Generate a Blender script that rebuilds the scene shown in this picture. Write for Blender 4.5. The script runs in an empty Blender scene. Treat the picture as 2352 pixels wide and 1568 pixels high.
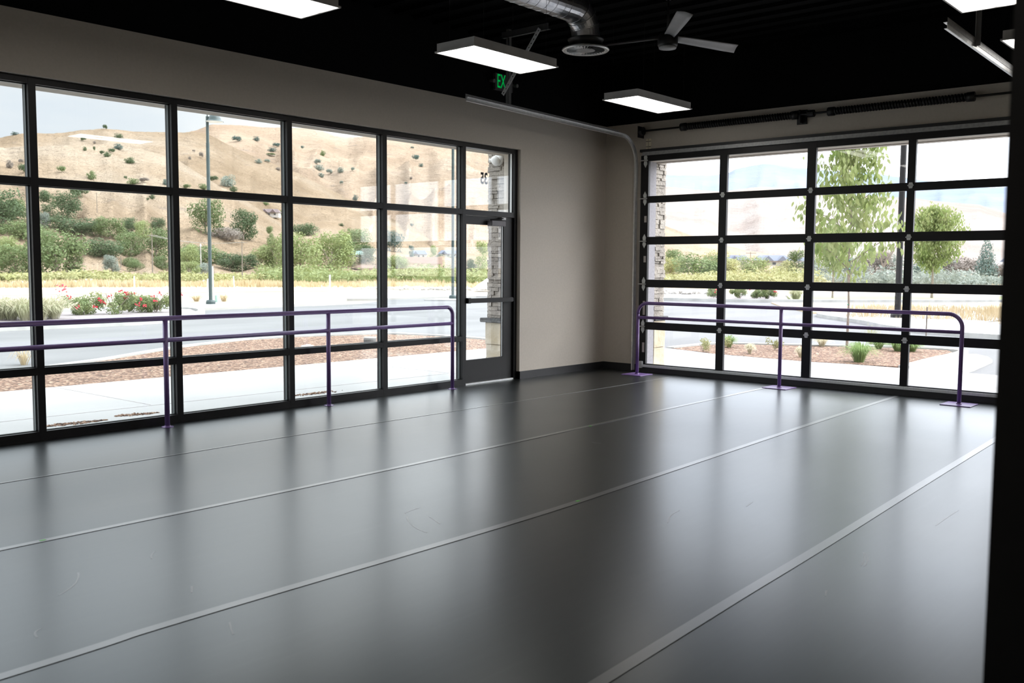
import bpy, bmesh, math, random
from mathutils import Vector, Matrix, noise
from mathutils.bvhtree import BVHTree
SC = bpy.context.scene
COL = SC.collection
random.seed(7)
PI = math.pi

# ------------------------------------------------------------------ camera model (metres, north = +y, east = +x)
CAM = Vector((-11.5693, -8.2535, 1.5046)); YAW, PITCH, ROLL, FPX = 0.7117, -0.0786, 0.0063, 2168.81
FW = Vector((math.cos(YAW)*math.cos(PITCH), math.sin(YAW)*math.cos(PITCH), math.sin(PITCH)))
_r = FW.cross(Vector((0, 0, 1))).normalized(); _u = _r.cross(FW)
RT = math.cos(ROLL)*_r + math.sin(ROLL)*_u
UP = -math.sin(ROLL)*_r + math.cos(ROLL)*_u
def ray(px, py): return FW + RT*((px-1176)/FPX) - UP*((py-784)/FPX)
def on_plane(px, py, ax, v):
    d = ray(px, py); return CAM + d*((v-CAM[ax])/d[ax])
def G(px, py, z=-0.05):
    p = on_plane(px, py, 2, z); return (p.x, p.y)

# ------------------------------------------------------------------ materials
def new_mat(name):
    m = bpy.data.materials.new(name); m.use_nodes = True
    nt = m.node_tree; nt.nodes.clear()
    out = nt.nodes.new('ShaderNodeOutputMaterial')
    return m, nt, out
def N(nt, t, **kw):
    n = nt.nodes.new(t)
    for k, v in kw.items():
        if k == 'op': n.operation = v
        else: n.inputs[k].default_value = v
    return n
def ramp(nt, stops):
    n = nt.nodes.new('ShaderNodeValToRGB'); el = n.color_ramp.elements
    el[0].position, el[0].color = stops[0][0], (*stops[0][1], 1)
    el[1].position, el[1].color = stops[-1][0], (*stops[-1][1], 1)
    for p, c in stops[1:-1]:
        e = el.new(p); e.color = (*c, 1)
    return n
def mat(name, c1, c2=None, rough=0.6, metal=0.0, scale=6.0, detail=4.0, bump=0.0, bump_scale=None, spec=0.5, lo=0.35, hi=0.65, coords='Object', stretch=None, per_object=0.0, translucent=0.0):
    m, nt, out = new_mat(name); L = nt.links
    b = N(nt, 'ShaderNodeBsdfPrincipled', Roughness=rough, Metallic=metal)
    b.inputs['Specular IOR Level'].default_value = spec
    c2 = c2 or tuple(x*0.85 for x in c1)
    tc = nt.nodes.new('ShaderNodeTexCoord'); src = tc.outputs['Object' if coords == 'World' else coords]
    if coords == 'World':
        src = nt.nodes.new('ShaderNodeNewGeometry').outputs['Position']
    if stretch:
        mp = nt.nodes.new('ShaderNodeMapping'); mp.inputs['Scale'].default_value = stretch
        L.new(src, mp.inputs['Vector']); src = mp.outputs['Vector']
    ns = N(nt, 'ShaderNodeTexNoise', Scale=scale, Detail=detail)
    L.new(src, ns.inputs['Vector'])
    r = ramp(nt, [(lo, c1), (hi, c2)]); L.new(ns.outputs['Fac'], r.inputs['Fac'])
    colr = r.outputs['Color']
    if per_object:
        oi = nt.nodes.new('ShaderNodeObjectInfo')
        mr = N(nt, 'ShaderNodeMapRange'); mr.inputs['To Min'].default_value = 1-per_object; mr.inputs['To Max'].default_value = 1+per_object
        L.new(oi.outputs['Random'], mr.inputs['Value'])
        hs = nt.nodes.new('ShaderNodeHueSaturation'); L.new(mr.outputs['Result'], hs.inputs['Value']); L.new(colr, hs.inputs['Color'])
        colr = hs.outputs['Color']
    L.new(colr, b.inputs['Base Color'])
    if bump:
        n2 = N(nt, 'ShaderNodeTexNoise', Scale=bump_scale or scale*4, Detail=3.0); L.new(src, n2.inputs['Vector'])
        bp = N(nt, 'ShaderNodeBump', Strength=bump, Distance=0.02); L.new(n2.outputs['Fac'], bp.inputs['Height']); L.new(bp.outputs['Normal'], b.inputs['Normal'])
    if translucent:
        tr = nt.nodes.new('ShaderNodeBsdfTranslucent'); L.new(colr, tr.inputs['Color'])
        mx = N(nt, 'ShaderNodeMixShader', Fac=translucent); L.new(b.outputs[0], mx.inputs[1]); L.new(tr.outputs[0], mx.inputs[2])
        L.new(mx.outputs[0], out.inputs[0])
    else: L.new(b.outputs[0], out.inputs[0])
    return m
M = {}
M['wall'] = mat('beige_wall_paint', (0.60, 0.545, 0.475), (0.57, 0.52, 0.45), rough=0.6, scale=40, bump=0.08, bump_scale=160)
M['upper'] = mat('black_wall_paint', (0.004, 0.004, 0.0045), rough=0.85, spec=0.12)
M['ceil'] = mat('black_deck_paint', (0.0028, 0.0028, 0.003), rough=0.9, spec=0.06)
M['base'] = mat('black_rubber_base', (0.018, 0.018, 0.02), rough=0.45)
M['frame'] = mat('black_anodised_aluminium', (0.007, 0.007, 0.008), (0.010, 0.010, 0.011), rough=0.40, spec=0.3)
M['doorframe'] = mat('dark_bronze_aluminium', (0.013, 0.0125, 0.013), rough=0.42, spec=0.3)
M['gasket'] = mat('grey_green_gasket', (0.10, 0.12, 0.12), rough=0.3)
M['purple'] = mat('purple_powder_coat', (0.15, 0.085, 0.25), (0.165, 0.095, 0.27), rough=0.32, scale=60, spec=0.6)
M['steel'] = mat('galvanised_steel', (0.72, 0.72, 0.71), (0.60, 0.61, 0.61), rough=0.42, metal=0.8, scale=22, stretch=(1, 1, 1))
M['steel2'] = mat('dull_galvanised_steel', (0.42, 0.42, 0.42), (0.32, 0.33, 0.33), rough=0.5, metal=0.7, scale=30)
M['alu'] = mat('silver_aluminium_strip', (0.75, 0.77, 0.77), (0.62, 0.64, 0.64), rough=0.4, metal=0.35, scale=12, stretch=(1, 30, 1))
M['housing'] = mat('grey_light_housing', (0.55, 0.54, 0.53), rough=0.5)
M['fan'] = mat('grey_fan_paint', (0.42, 0.42, 0.43), rough=0.5)
M['blackmetal'] = mat('black_metal', (0.012, 0.012, 0.013), rough=0.45)
M['sticker'] = mat('pale_sticker', (0.55, 0.50, 0.47), rough=0.6)
M['closer'] = mat('grey_closer_cover', (0.20, 0.19, 0.21), rough=0.5)
M['hingezinc'] = mat('zinc_hinge_plate', (0.72, 0.75, 0.73), rough=0.45, metal=0.25)
M['hanger'] = mat('dull_grey_hanger', (0.16, 0.16, 0.16), rough=0.6)
M['cream'] = mat('cream_backlit_look', (0.92, 0.84, 0.66), rough=0.5)  # backlit glow of the strips is put into this bright cream
M['signgrey'] = mat('grey_sign_case', (0.10, 0.10, 0.10), rough=0.6)
M['soffit'] = mat('tan_exterior_stucco', (0.46, 0.41, 0.36), (0.42, 0.38, 0.33), rough=0.9, scale=30, bump=0.2)
M['jambstucco'] = mat('grey_exterior_stucco', (0.30, 0.29, 0.31), rough=0.9, scale=30)
M['concrete'] = mat('pale_concrete', (0.355, 0.352, 0.342), (0.325, 0.322, 0.312), rough=0.85, scale=0.8, coords='World', bump=0.08, bump_scale=30)
M['curb'] = mat('curb_concrete', (0.46, 0.46, 0.44), (0.36, 0.36, 0.345), rough=0.85, scale=2.0, coords='World', bump=0.15, bump_scale=40)
M['asphalt'] = mat('weathered_asphalt', (0.135, 0.136, 0.136), (0.17, 0.17, 0.17), rough=0.95, scale=0.35, coords='World', detail=8, bump=0.4, bump_scale=60, stretch=(0.5, 1.6, 1))
M['gravel'] = mat('grey_gravel_mulch', (0.20, 0.17, 0.17), (0.30, 0.27, 0.27), rough=0.95, scale=9, coords='World', bump=0.8, bump_scale=25)
M['dirt'] = mat('dry_dirt', (0.35, 0.29, 0.21), (0.40, 0.35, 0.29), rough=0.95, scale=0.12, coords='World', detail=8, bump=0.3, bump_scale=4)
M['drygrass'] = mat('golden_dry_grass_ground', (0.50, 0.385, 0.22), (0.48, 0.41, 0.30), rough=0.95, scale=0.35, coords='World', detail=8, bump=0.3, bump_scale=6)
M['lawn'] = mat('green_lawn', (0.24, 0.28, 0.13), (0.30, 0.33, 0.17), rough=0.95, scale=3, coords='World')
M['rock'] = mat('pale_grey_rock', (0.48, 0.45, 0.41), (0.34, 0.32, 0.30), rough=0.9, scale=1.2, coords='World', bump=0.4)
M['white'] = mat('white_plastic', (0.80, 0.80, 0.78), rough=0.5)
M['polegreen'] = mat('dark_green_pole_paint', (0.045, 0.07, 0.07), rough=0.45)
M['wood'] = mat('weathered_pole_wood', (0.16, 0.13, 0.11), (0.22, 0.19, 0.16), rough=0.9, scale=6)
M['bark'] = mat('grey_brown_bark', (0.20, 0.16, 0.13), (0.30, 0.25, 0.21), rough=0.9, scale=20, bump=0.4)
M['green_tie'] = mat('green_tree_tie', (0.02, 0.28, 0.18), rough=0.5)
M['stone'] = mat('ledgestone', (0.26, 0.235, 0.21), (0.40, 0.365, 0.32), rough=0.95, scale=4.5, coords='World', bump=0.8, bump_scale=35, detail=6)
M['capstone'] = mat('dark_capstone', (0.10, 0.10, 0.10), (0.15, 0.15, 0.15), rough=0.95, scale=25, bump=0.5)
M['sandstone'] = mat('golden_sandstone', (0.46, 0.385, 0.27), (0.54, 0.485, 0.39), rough=0.9, scale=3.5, coords='World', bump=0.9, bump_scale=9, detail=6)
M['roof_brown'] = mat('brown_roof', (0.17, 0.13, 0.13), rough=0.9)
M['roof_slate'] = mat('slate_blue_roof', (0.17, 0.19, 0.24), rough=0.9)
M['roof_green'] = mat('green_metal_roof', (0.28, 0.42, 0.38), rough=0.6)
M['housewall'] = mat('pale_house_siding', (0.60, 0.57, 0.54), rough=0.9)
M['brickwall'] = mat('pink_brick_wall', (0.50, 0.36, 0.30), (0.42, 0.31, 0.27), rough=0.9, scale=1.0)
M['pane_dark'] = mat('dark_house_window', (0.08, 0.09, 0.10), rough=0.2)
M['rose'] = mat('crimson_rose_petals', (0.62, 0.03, 0.06), (0.74, 0.07, 0.12), rough=0.6, scale=8, translucent=0.25)
M['rosepink'] = mat('pink_rose_petals', (0.80, 0.22, 0.28), (0.75, 0.12, 0.18), rough=0.6, scale=8, translucent=0.25)
M['tick'] = mat('green_tape_dot', (0.15, 0.6, 0.1), rough=0.5)
def leafmat(name, a, b, po=0.14): return mat(name, a, b, rough=0.7, scale=0.45, detail=5, lo=0.3, hi=0.7, per_object=po, translucent=0.3, spec=0.3)
M['leaf_dark'] = leafmat('dark_green_foliage', (0.066, 0.105, 0.051), (0.125, 0.168, 0.078))
M['leaf_mid'] = leafmat('mid_green_foliage', (0.117, 0.168, 0.066), (0.203, 0.25, 0.109))
M['leaf_light'] = leafmat('light_green_foliage', (0.211, 0.261, 0.101), (0.312, 0.343, 0.156))
M['leaf_yellow'] = leafmat('yellow_green_foliage', (0.296, 0.304, 0.125), (0.39, 0.374, 0.195))
M['leaf_silver'] = leafmat('silver_sage_foliage', (0.211, 0.25, 0.211), (0.312, 0.343, 0.296))
M['leaf_brown'] = leafmat('grey_brown_twigs', (0.218, 0.187, 0.164), (0.312, 0.273, 0.234))
M['leaf_blue'] = leafmat('blue_green_foliage', (0.094, 0.148, 0.133), (0.172, 0.226, 0.195))
M['leaf_tree'] = mat('young_tree_leaves', (0.20, 0.27, 0.08), (0.33, 0.36, 0.16), rough=0.6, scale=2.2, lo=0.35, hi=0.65, translucent=0.45)
M['leaf_rose'] = mat('rose_bush_leaves', (0.14, 0.20, 0.07), (0.26, 0.30, 0.12), rough=0.6, scale=3.0, translucent=0.3)
M['straw'] = mat('golden_dry_stalks', (0.47, 0.37, 0.22), (0.58, 0.49, 0.34), rough=0.9, scale=0.6, coords='World', translucent=0.3)
M['grassblade'] = mat('olive_grass_blades', (0.34, 0.36, 0.20), (0.52, 0.50, 0.36), rough=0.8, scale=2.0, translucent=0.35)
M['greengrass'] = mat('fresh_grass_blades', (0.22, 0.33, 0.11), (0.32, 0.42, 0.18), rough=0.8, scale=2.0, translucent=0.35)
M['plume'] = mat('pale_grass_plumes', (0.72, 0.68, 0.52), rough=0.9, translucent=0.3)

def mulch_mat():
    m, nt, out = new_mat('bark_mulch_chips'); L = nt.links
    g = nt.nodes.new('ShaderNodeNewGeometry')
    v = N(nt, 'ShaderNodeTexVoronoi', Scale=27.0); L.new(g.outputs['Position'], v.inputs['Vector'])
    r = ramp(nt, [(0.0, (0.03, 0.016, 0.011)), (0.35, (0.12, 0.065, 0.04)), (0.65, (0.24, 0.14, 0.09)), (1.0, (0.52, 0.38, 0.27))])
    L.new(v.outputs['Color'], r.inputs['Fac'])
    b = N(nt, 'ShaderNodeBsdfPrincipled', Roughness=0.9)
    L.new(r.outputs['Color'], b.inputs['Base Color'])
    bp = N(nt, 'ShaderNodeBump', Strength=1.0, Distance=0.03); L.new(v.outputs['Distance'], bp.inputs['Height']); L.new(bp.outputs['Normal'], b.inputs['Normal'])
    L.new(b.outputs[0], out.inputs[0]); return m
M['mulch'] = mulch_mat()

def floor_mat():
    m, nt, out = new_mat('black_dance_vinyl'); L = nt.links
    g = nt.nodes.new('ShaderNodeNewGeometry')
    b = N(nt, 'ShaderNodeBsdfPrincipled')
    b.inputs['Specular IOR Level'].default_value = 0.5; b.inputs['IOR'].default_value = 1.5; b.inputs['Coat Weight'].default_value = 0.15; b.inputs['Coat Roughness'].default_value = 0.2; b.inputs['Coat IOR'].default_value = 1.5; b.inputs['Specular Tint'].default_value = (0.80, 0.95, 1.0, 1)
    n1 = N(nt, 'ShaderNodeTexNoise', Scale=0.7, Detail=5.0); L.new(g.outputs['Position'], n1.inputs['Vector'])
    mp = nt.nodes.new('ShaderNodeMapping'); mp.inputs['Scale'].default_value = (0.8, 14, 1); mp.inputs['Rotation'].default_value = (0, 0, 0.5)
    L.new(g.outputs['Position'], mp.inputs['Vector'])
    n2 = N(nt, 'ShaderNodeTexNoise', Scale=1.6, Detail=6.0); L.new(mp.outputs[0], n2.inputs['Vector'])
    mr = N(nt, 'ShaderNodeMapRange'); mr.inputs['From Min'].default_value = 0.3; mr.inputs['From Max'].default_value = 0.7
    mr.inputs['To Min'].default_value = 0.30; mr.inputs['To Max'].default_value = 0.32
    L.new(n1.outputs['Fac'], mr.inputs['Value']); L.new(mr.outputs['Result'], b.inputs['Roughness'])
    r = ramp(nt, [(0.35, (0.007, 0.008, 0.008)), (0.62, (0.010, 0.011, 0.011)), (0.9, (0.02, 0.021, 0.022))])
    L.new(n2.outputs['Fac'], r.inputs['Fac']); L.new(r.outputs['Color'], b.inputs['Base Color'])
    n3 = N(nt, 'ShaderNodeTexNoise', Scale=2.2, Detail=2.0); L.new(g.outputs['Position'], n3.inputs['Vector'])
    L.new(b.outputs[0], out.inputs[0]); return m
M['floor'] = floor_mat()
M['tape'] = mat('glossy_seam_tape', (0.045, 0.047, 0.048), (0.035, 0.037, 0.038), rough=0.31, scale=3, coords='World', spec=0.8)
_tb = [n for n in M['tape'].node_tree.nodes if n.type == 'BSDF_PRINCIPLED'][0]; _tb.inputs['IOR'].default_value = 1.6; _tb.inputs['Coat Weight'].default_value = 0.4; _tb.inputs['Coat Roughness'].default_value = 0.30
M['scuff'] = mat('chalky_scuff', (0.16, 0.165, 0.17), rough=0.33, spec=1.0)

def glass_mat(name, tint=(0.93, 0.96, 0.95), f0=0.055):
    m, nt, out = new_mat(name); L = nt.links
    g = nt.nodes.new('ShaderNodeNewGeometry')
    d = nt.nodes.new('ShaderNodeVectorMath'); d.operation = 'DOT_PRODUCT'
    L.new(g.outputs['Incoming'], d.inputs[0]); L.new(g.outputs['Normal'], d.inputs[1])
    a = N(nt, 'ShaderNodeMath', op='ABSOLUTE'); L.new(d.outputs['Value'], a.inputs[0])
    s = N(nt, 'ShaderNodeMath', op='SUBTRACT'); s.inputs[0].default_value = 1; L.new(a.outputs[0], s.inputs[1])
    p = N(nt, 'ShaderNodeMath', op='POWER'); L.new(s.outputs[0], p.inputs[0]); p.inputs[1].default_value = 5
    k = N(nt, 'ShaderNodeMath', op='MULTIPLY_ADD'); L.new(p.outputs[0], k.inputs[0]); k.inputs[1].default_value = 1-f0; k.inputs[2].default_value = f0
    t = N(nt, 'ShaderNodeBsdfTransparent'); t.inputs['Color'].default_value = (*tint, 1)
    gl = N(nt, 'ShaderNodeBsdfGlossy', Roughness=0.0); gl.inputs['Color'].default_value = (1, 1, 1, 1)
    mx = nt.nodes.new('ShaderNodeMixShader'); L.new(k.outputs[0], mx.inputs[0]); L.new(t.outputs[0], mx.inputs[1]); L.new(gl.outputs[0], mx.inputs[2])
    L.new(mx.outputs[0], out.inputs[0]); return m
M['glass'] = glass_mat('window_glass', (0.965, 0.98, 0.975))
M['gglass'] = glass_mat('garage_door_glass', (0.985, 0.98, 0.99), 0.04)

def emit_mat(name, col, s, seam=False):
    m, nt, out = new_mat(name); L = nt.links
    e = N(nt, 'ShaderNodeEmission', Strength=s); e.inputs['Color'].default_value = (*col, 1)
    if seam:
        tc = nt.nodes.new('ShaderNodeTexCoord'); sp = nt.nodes.new('ShaderNodeSeparateXYZ'); L.new(tc.outputs['Object'], sp.inputs[0])
        a = N(nt, 'ShaderNodeMath', op='ABSOLUTE'); L.new(sp.outputs['Y'], a.inputs[0])
        mr = N(nt, 'ShaderNodeMapRange'); mr.inputs['From Min'].default_value = 0.0; mr.inputs['From Max'].default_value = 0.06
        mr.inputs['To Min'].default_value = s*0.125; mr.inputs['To Max'].default_value = s
        L.new(a.outputs[0], mr.inputs['Value']); L.new(mr.outputs['Result'], e.inputs['Strength'])
    L.new(e.outputs[0], out.inputs[0]); return m
M['lamp'] = emit_mat('fluorescent_diffuser', (1.0, 0.96, 0.91), 5.2, True)
M['exit'] = emit_mat('green_exit_letters', (0.0, 0.62, 0.10), 0.32)

def hill_mat(name, a, b, c, sc=0.012, rocks=0.5):
    m, nt, out = new_mat(name); L = nt.links
    g = nt.nodes.new('ShaderNodeNewGeometry')
    n1 = N(nt, 'ShaderNodeTexNoise', Scale=sc, Detail=9.0, Roughness=0.62); L.new(g.outputs['Position'], n1.inputs['Vector'])
    r = ramp(nt, [(0.36, a), (0.5, b), (0.64, c)]); L.new(n1.outputs['Fac'], r.inputs['Fac'])
    mp = nt.nodes.new('ShaderNodeMapping'); mp.inputs['Scale'].default_value = (1, 1, 5.0); L.new(g.outputs['Position'], mp.inputs['Vector'])
    n2 = N(nt, 'ShaderNodeTexNoise', Scale=sc*7, Detail=6.0, Roughness=0.7); L.new(mp.outputs[0], n2.inputs['Vector'])
    r2 = ramp(nt, [(0.60, (0, 0, 0)), (0.70, (rocks, rocks, rocks))]); L.new(n2.outputs['Fac'], r2.inputs['Fac'])
    mx = nt.nodes.new('ShaderNodeMixRGB'); L.new(r2.outputs['Color'], mx.inputs['Fac']); L.new(r.outputs['Color'], mx.inputs[1]); mx.inputs[2].default_value = (0.24, 0.205, 0.18, 1)
    b_ = N(nt, 'ShaderNodeBsdfDiffuse'); L.new(mx.outputs[0], b_.inputs['Color'])
    bp = N(nt, 'ShaderNodeBump', Strength=1.0, Distance=9.0); L.new(n2.outputs['Fac'], bp.inputs['Height']); L.new(bp.outputs[0], b_.inputs['Normal'])
    L.new(b_.outputs[0], out.inputs[0]); return m
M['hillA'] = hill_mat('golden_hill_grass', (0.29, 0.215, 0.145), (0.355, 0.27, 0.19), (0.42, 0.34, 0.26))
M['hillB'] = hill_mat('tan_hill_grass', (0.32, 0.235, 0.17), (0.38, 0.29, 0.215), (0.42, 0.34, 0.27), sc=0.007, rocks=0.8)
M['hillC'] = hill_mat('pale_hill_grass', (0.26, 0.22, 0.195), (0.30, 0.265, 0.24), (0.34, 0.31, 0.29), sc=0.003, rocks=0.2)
M['hillD'] = hill_mat('haze_tinted_mountain', (0.19, 0.225, 0.29), (0.22, 0.25, 0.315), (0.245, 0.275, 0.34), sc=0.0012, rocks=0.1)  # aerial haze over the far ridge is mixed into this bluish base colour

# ------------------------------------------------------------------ object helpers
def link(o): COL.objects.link(o); return o
def obj(name, bm, m, parent=None, smooth=False, loc=None):
    me = bpy.data.meshes.new(name); bm.to_mesh(me); bm.free(); me.materials.append(m)
    if smooth:
        for p in me.polygons: p.use_smooth = True
    o = bpy.data.objects.new(name, me); link(o)
    if loc: o.location = loc
    if parent: o.parent = parent
    return o
def thing(name, label, cat, loc=(0, 0, 0), rotz=0, group=None, kind=None):
    o = bpy.data.objects.new(name, None); link(o); o.location = loc; o.rotation_euler = (0, 0, rotz); o.empty_display_size = 0.1
    return tag(o, label, cat, group, kind)
def tag(o, label=None, cat=None, group=None, kind=None):
    if label: o['label'] = label
    if cat: o['category'] = cat
    if group: o['group'] = group
    if kind: o['kind'] = kind
    return o
def struct(o, label, cat): return tag(o, label, cat, kind='structure')
def B(): return bmesh.new()
def box(bm, x0, x1, y0, y1, z0, z1):
    vs = [bm.verts.new((x, y, z)) for z in (z0, z1) for y in (y0, y1) for x in (x0, x1)]
    for f in ((0, 2, 3, 1), (4, 5, 7, 6), (0, 1, 5, 4), (2, 6, 7, 3), (0, 4, 6, 2), (1, 3, 7, 5)):
        bm.faces.new([vs[i] for i in f])
    return vs
def bevel(bm, w, seg=2):
    bmesh.ops.bevel(bm, geom=bm.edges[:], offset=w, segments=seg, affect='EDGES', clamp_overlap=True)
def tube(bm, pts, r, seg=12, caps=True):
    pts = [Vector(p) for p in pts]; rings = []
    rr = r if isinstance(r, (list, tuple)) else [r]*len(pts)
    nrm = None
    for i, p in enumerate(pts):
        if i == 0: d = (pts[1]-p)
        elif i == len(pts)-1: d = (p-pts[i-1])
        else: d = (pts[i+1]-p).normalized()+(p-pts[i-1]).normalized()
        d.normalize()
        if nrm is None:
            nrm = d.orthogonal().normalized()
        else:
            nrm = (nrm - d*nrm.dot(d)); nrm = nrm.normalized() if nrm.length > 1e-6 else d.orthogonal().normalized()
        bn = d.cross(nrm)
        rings.append([bm.verts.new(p+(nrm*math.cos(2*PI*k/seg)+bn*math.sin(2*PI*k/seg))*rr[i]) for k in range(seg)])
    for a, b in zip(rings, rings[1:]):
        for k in range(seg): bm.faces.new((a[k], a[(k+1) % seg], b[(k+1) % seg], b[k]))
    if caps:
        bm.faces.new(rings[0][::-1]); bm.faces.new(rings[-1])
def lathe(bm, prof, cx=0, cy=0, seg=24, closed=True):
    rings = []
    for r, z in prof:
        rings.append([bm.verts.new((cx+r*math.cos(2*PI*k/seg), cy+r*math.sin(2*PI*k/seg), z)) for k in range(seg)])
    for a, b in zip(rings, rings[1:]):
        for k in range(seg): bm.faces.new((a[k], a[(k+1) % seg], b[(k+1) % seg], b[k]))
    if closed:
        bm.faces.new(rings[0][::-1]); bm.faces.new(rings[-1])
def prism(bm, poly, z0, z1):
    a = [bm.verts.new((x, y, z0)) for x, y in poly]; b = [bm.verts.new((x, y, z1)) for x, y in poly]
    n = len(poly); bm.faces.new(b); bm.faces.new(a[::-1])
    for i in range(n): bm.faces.new((a[i], a[(i+1) % n], b[(i+1) % n], b[i]))
    bmesh.ops.recalc_face_normals(bm, faces=bm.faces[:])
def ribbon(bm, line, w, z0, z1):                        # a strip of constant width following a polyline
    pts = [Vector((x, y, 0)) for x, y in line]; L_, R_ = [], []
    for i, p in enumerate(pts):
        d = (pts[min(i+1, len(pts)-1)]-pts[max(i-1, 0)]).normalized(); n = Vector((-d.y, d.x, 0))
        L_.append(p+n*w/2); R_.append(p-n*w/2)
    prism(bm, [(p.x, p.y) for p in L_]+[(p.x, p.y) for p in reversed(R_)], z0, z1)
def smoothline(pts, n=6):
    out = []
    P = [Vector((*p, 0)) if len(p) == 2 else Vector(p) for p in pts]
    for i in range(len(P)-1):
        p0, p1, p2, p3 = P[max(i-1, 0)], P[i], P[i+1], P[min(i+2, len(P)-1)]
        for k in range(n):
            t = k/n
            out.append(0.5*((2*p1)+(p2-p0)*t+(2*p0-5*p1+4*p2-p3)*t*t+(3*p1-p0-3*p2+p3)*t**3))
    out.append(P[-1]); return out
def dup(root):
    r = root.copy(); link(r)
    for ch in list(root.children):
        c = ch.copy(); link(c); c.parent = r
        for g in ch.children:
            d = g.copy(); link(d); d.parent = c
    return r

# ------------------------------------------------------------------ dimensions of the room
MX = [-13.35, -12.05, -10.75, -9.44, -8.135, -6.852, -5.557, -4.247, -2.928, -1.939]   # storefront mullions
HEAD, R1, R2 = 3.055, 2.194, 0.595
FWID = 0.062
WIN = -0.055          # inner face of north wall
EW = 0.04             # inner face of east wall
PAINT = 3.576         # beige paint stops here, black above
CEIL = 4.36
SOUTH = -7.9; WEST = -13.6
GL, GR, GT = -0.735, -5.76, 3.10      # garage door leaf
OUTN, OUTE = 0.24, 0.30

# floor
b = B(); box(b, WEST, 0.06, -12.0, 0.05, -0.2, 0); struct(obj('floor', b, M['floor']), 'black dance vinyl floor with taped seams', 'floor')
# ceiling : corrugated deck, ribs running north-south
b = B(); prof = []; x = WEST-0.2
while x < 0.4:
    prof += [(x, CEIL+0.04), (x+0.19, CEIL+0.04), (x+0.205, CEIL), (x+0.295, CEIL)]; x += 0.305
va = [b.verts.new((p[0], 0.2, p[1])) for p in prof]; vb = [b.verts.new((p[0], -12, p[1])) for p in prof]
for i in range(len(prof)-1): b.faces.new((va[i], va[i+1], vb[i+1], vb[i]))
box(b, WEST-0.2, 0.4, -12, 0.2, CEIL+0.06, CEIL+0.2)
struct(obj('ceiling', b, M['ceil']), 'black painted ribbed metal ceiling', 'ceiling')

# north wall (storefront wall): beige around the opening, black above
wn = thing('wall_north', 'beige window wall, black above the paint line', 'wall', kind='structure')
b = B()
box(b, WEST-0.2, MX[0]-0.03, WIN, OUTN, -0.2, PAINT)
box(b, MX[-1]+0.031, OUTE, WIN, OUTN, -0.2, PAINT)
box(b, MX[0]-0.03, MX[-1]+0.031, WIN, OUTN, HEAD+0.001, PAINT)
obj('painted_wall', b, M['wall'], wn)
b = B(); box(b, WEST-0.2, OUTE, WIN, OUTN, PAINT, CEIL+0.2); obj('black_upper_wall', b, M['upper'], wn)
b = B(); box(b, WEST-0.2, OUTE+0.1, OUTN, 0.36, HEAD-0.045, CEIL+0.6); obj('exterior_header', b, M['soffit'], wn)
b = B(); box(b, MX[0]-0.03, MX[-1]+0.03, 0.115, OUTN, HEAD-0.045, HEAD); obj('exterior_soffit', b, M['soffit'], wn)
# east wall (garage wall)
we = thing('wall_east', 'beige wall around the glazed garage door', 'wall', kind='structure')
b = B()
box(b, EW, OUTE, -0.76, WIN, -0.2, PAINT); box(b, EW, OUTE, SOUTH-0.2, -5.70, -0.2, PAINT)
box(b, EW, OUTE, -5.70, -0.76, GT-0.03, PAINT); obj('painted_wall', b, M['wall'], we)
b = B(); box(b, EW, OUTE, SOUTH-0.2, OUTN, PAINT, CEIL+0.2); obj('black_upper_wall', b, M['upper'], we)
b = B(); box(b, 0.30, 0.42, -6.4, -0.6, 3.02, CEIL+0.6); obj('exterior_header', b, M['soffit'], we)
b = B(); box(b, 0.05, 0.30, -5.70, -0.76, 3.03, 3.075); obj('exterior_soffit', b, M['soffit'], we)
b = B(); box(b, 0.09, 0.301, -0.768, -0.757, -0.05, 3.03); obj('exterior_jamb', b, M['jambstucco'], we)
b = B(); box(b, 0.06, 0.09, -5.65, -0.80, -0.14, -0.005); obj('door_threshold', b, M['curb'], we)
# south wall with the opening the picture was taken through, west and back walls
ws = thing('wall_south', 'beige south wall with a black framed opening', 'wall', kind='structure')
JX = -10.02
b = B(); box(b, JX+0.06, EW, SOUTH-0.2, SOUTH, 0, CEIL); box(b, WEST, -13.0, SOUTH-0.2, SOUTH, 0, CEIL); box(b, -13.0, JX+0.06, SOUTH-0.2, SOUTH, 2.5, CEIL)
obj('painted_wall', b, M['wall'], ws)
b = B(); box(b, JX, JX+0.06, SOUTH-0.22, SOUTH+0.0, 0, 2.5); box(b, JX+0.012, JX+0.05, SOUTH, SOUTH+0.02, 0, 2.5)
o = obj('trim_1', b, M['frame']); struct(o, 'black door jamb at the right edge of the opening', 'door jamb')
b = B(); box(b, WEST-0.2, WEST, -12, 0.24, -0.2, CEIL+0.2); struct(obj('wall_west', b, M['wall']), 'beige west wall', 'wall')
b = B(); box(b, WEST, EW, -12.2, -12.0, -0.2, CEIL+0.2); struct(obj('wall_back', b, M['upper']), 'dark wall behind the opening', 'wall')
b = B(); box(b, -9.0, -8.8, -12.0, SOUTH-0.2, 0, CEIL); struct(obj('wall_partition', b, M['upper']), 'dark partition wall south of the opening', 'wall')
# baseboards
b = B(); box(b, MX[-1]+0.035, EW-0.002, WIN-0.012, WIN, 0, 0.102); box(b, MX[-1]+0.031, MX[-1]+0.036, WIN-0.012, 0.0, 0, 0.102)
struct(obj('baseboard_north', b, M['base']), 'black rubber baseboard right of the glass door', 'baseboard')
b = B(); box(b, EW-0.012, EW, -0.64, WIN-0.012, 0, 0.102); struct(obj('baseboard_east', b, M['base']), 'black rubber baseboard left of the garage door', 'baseboard')

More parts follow.
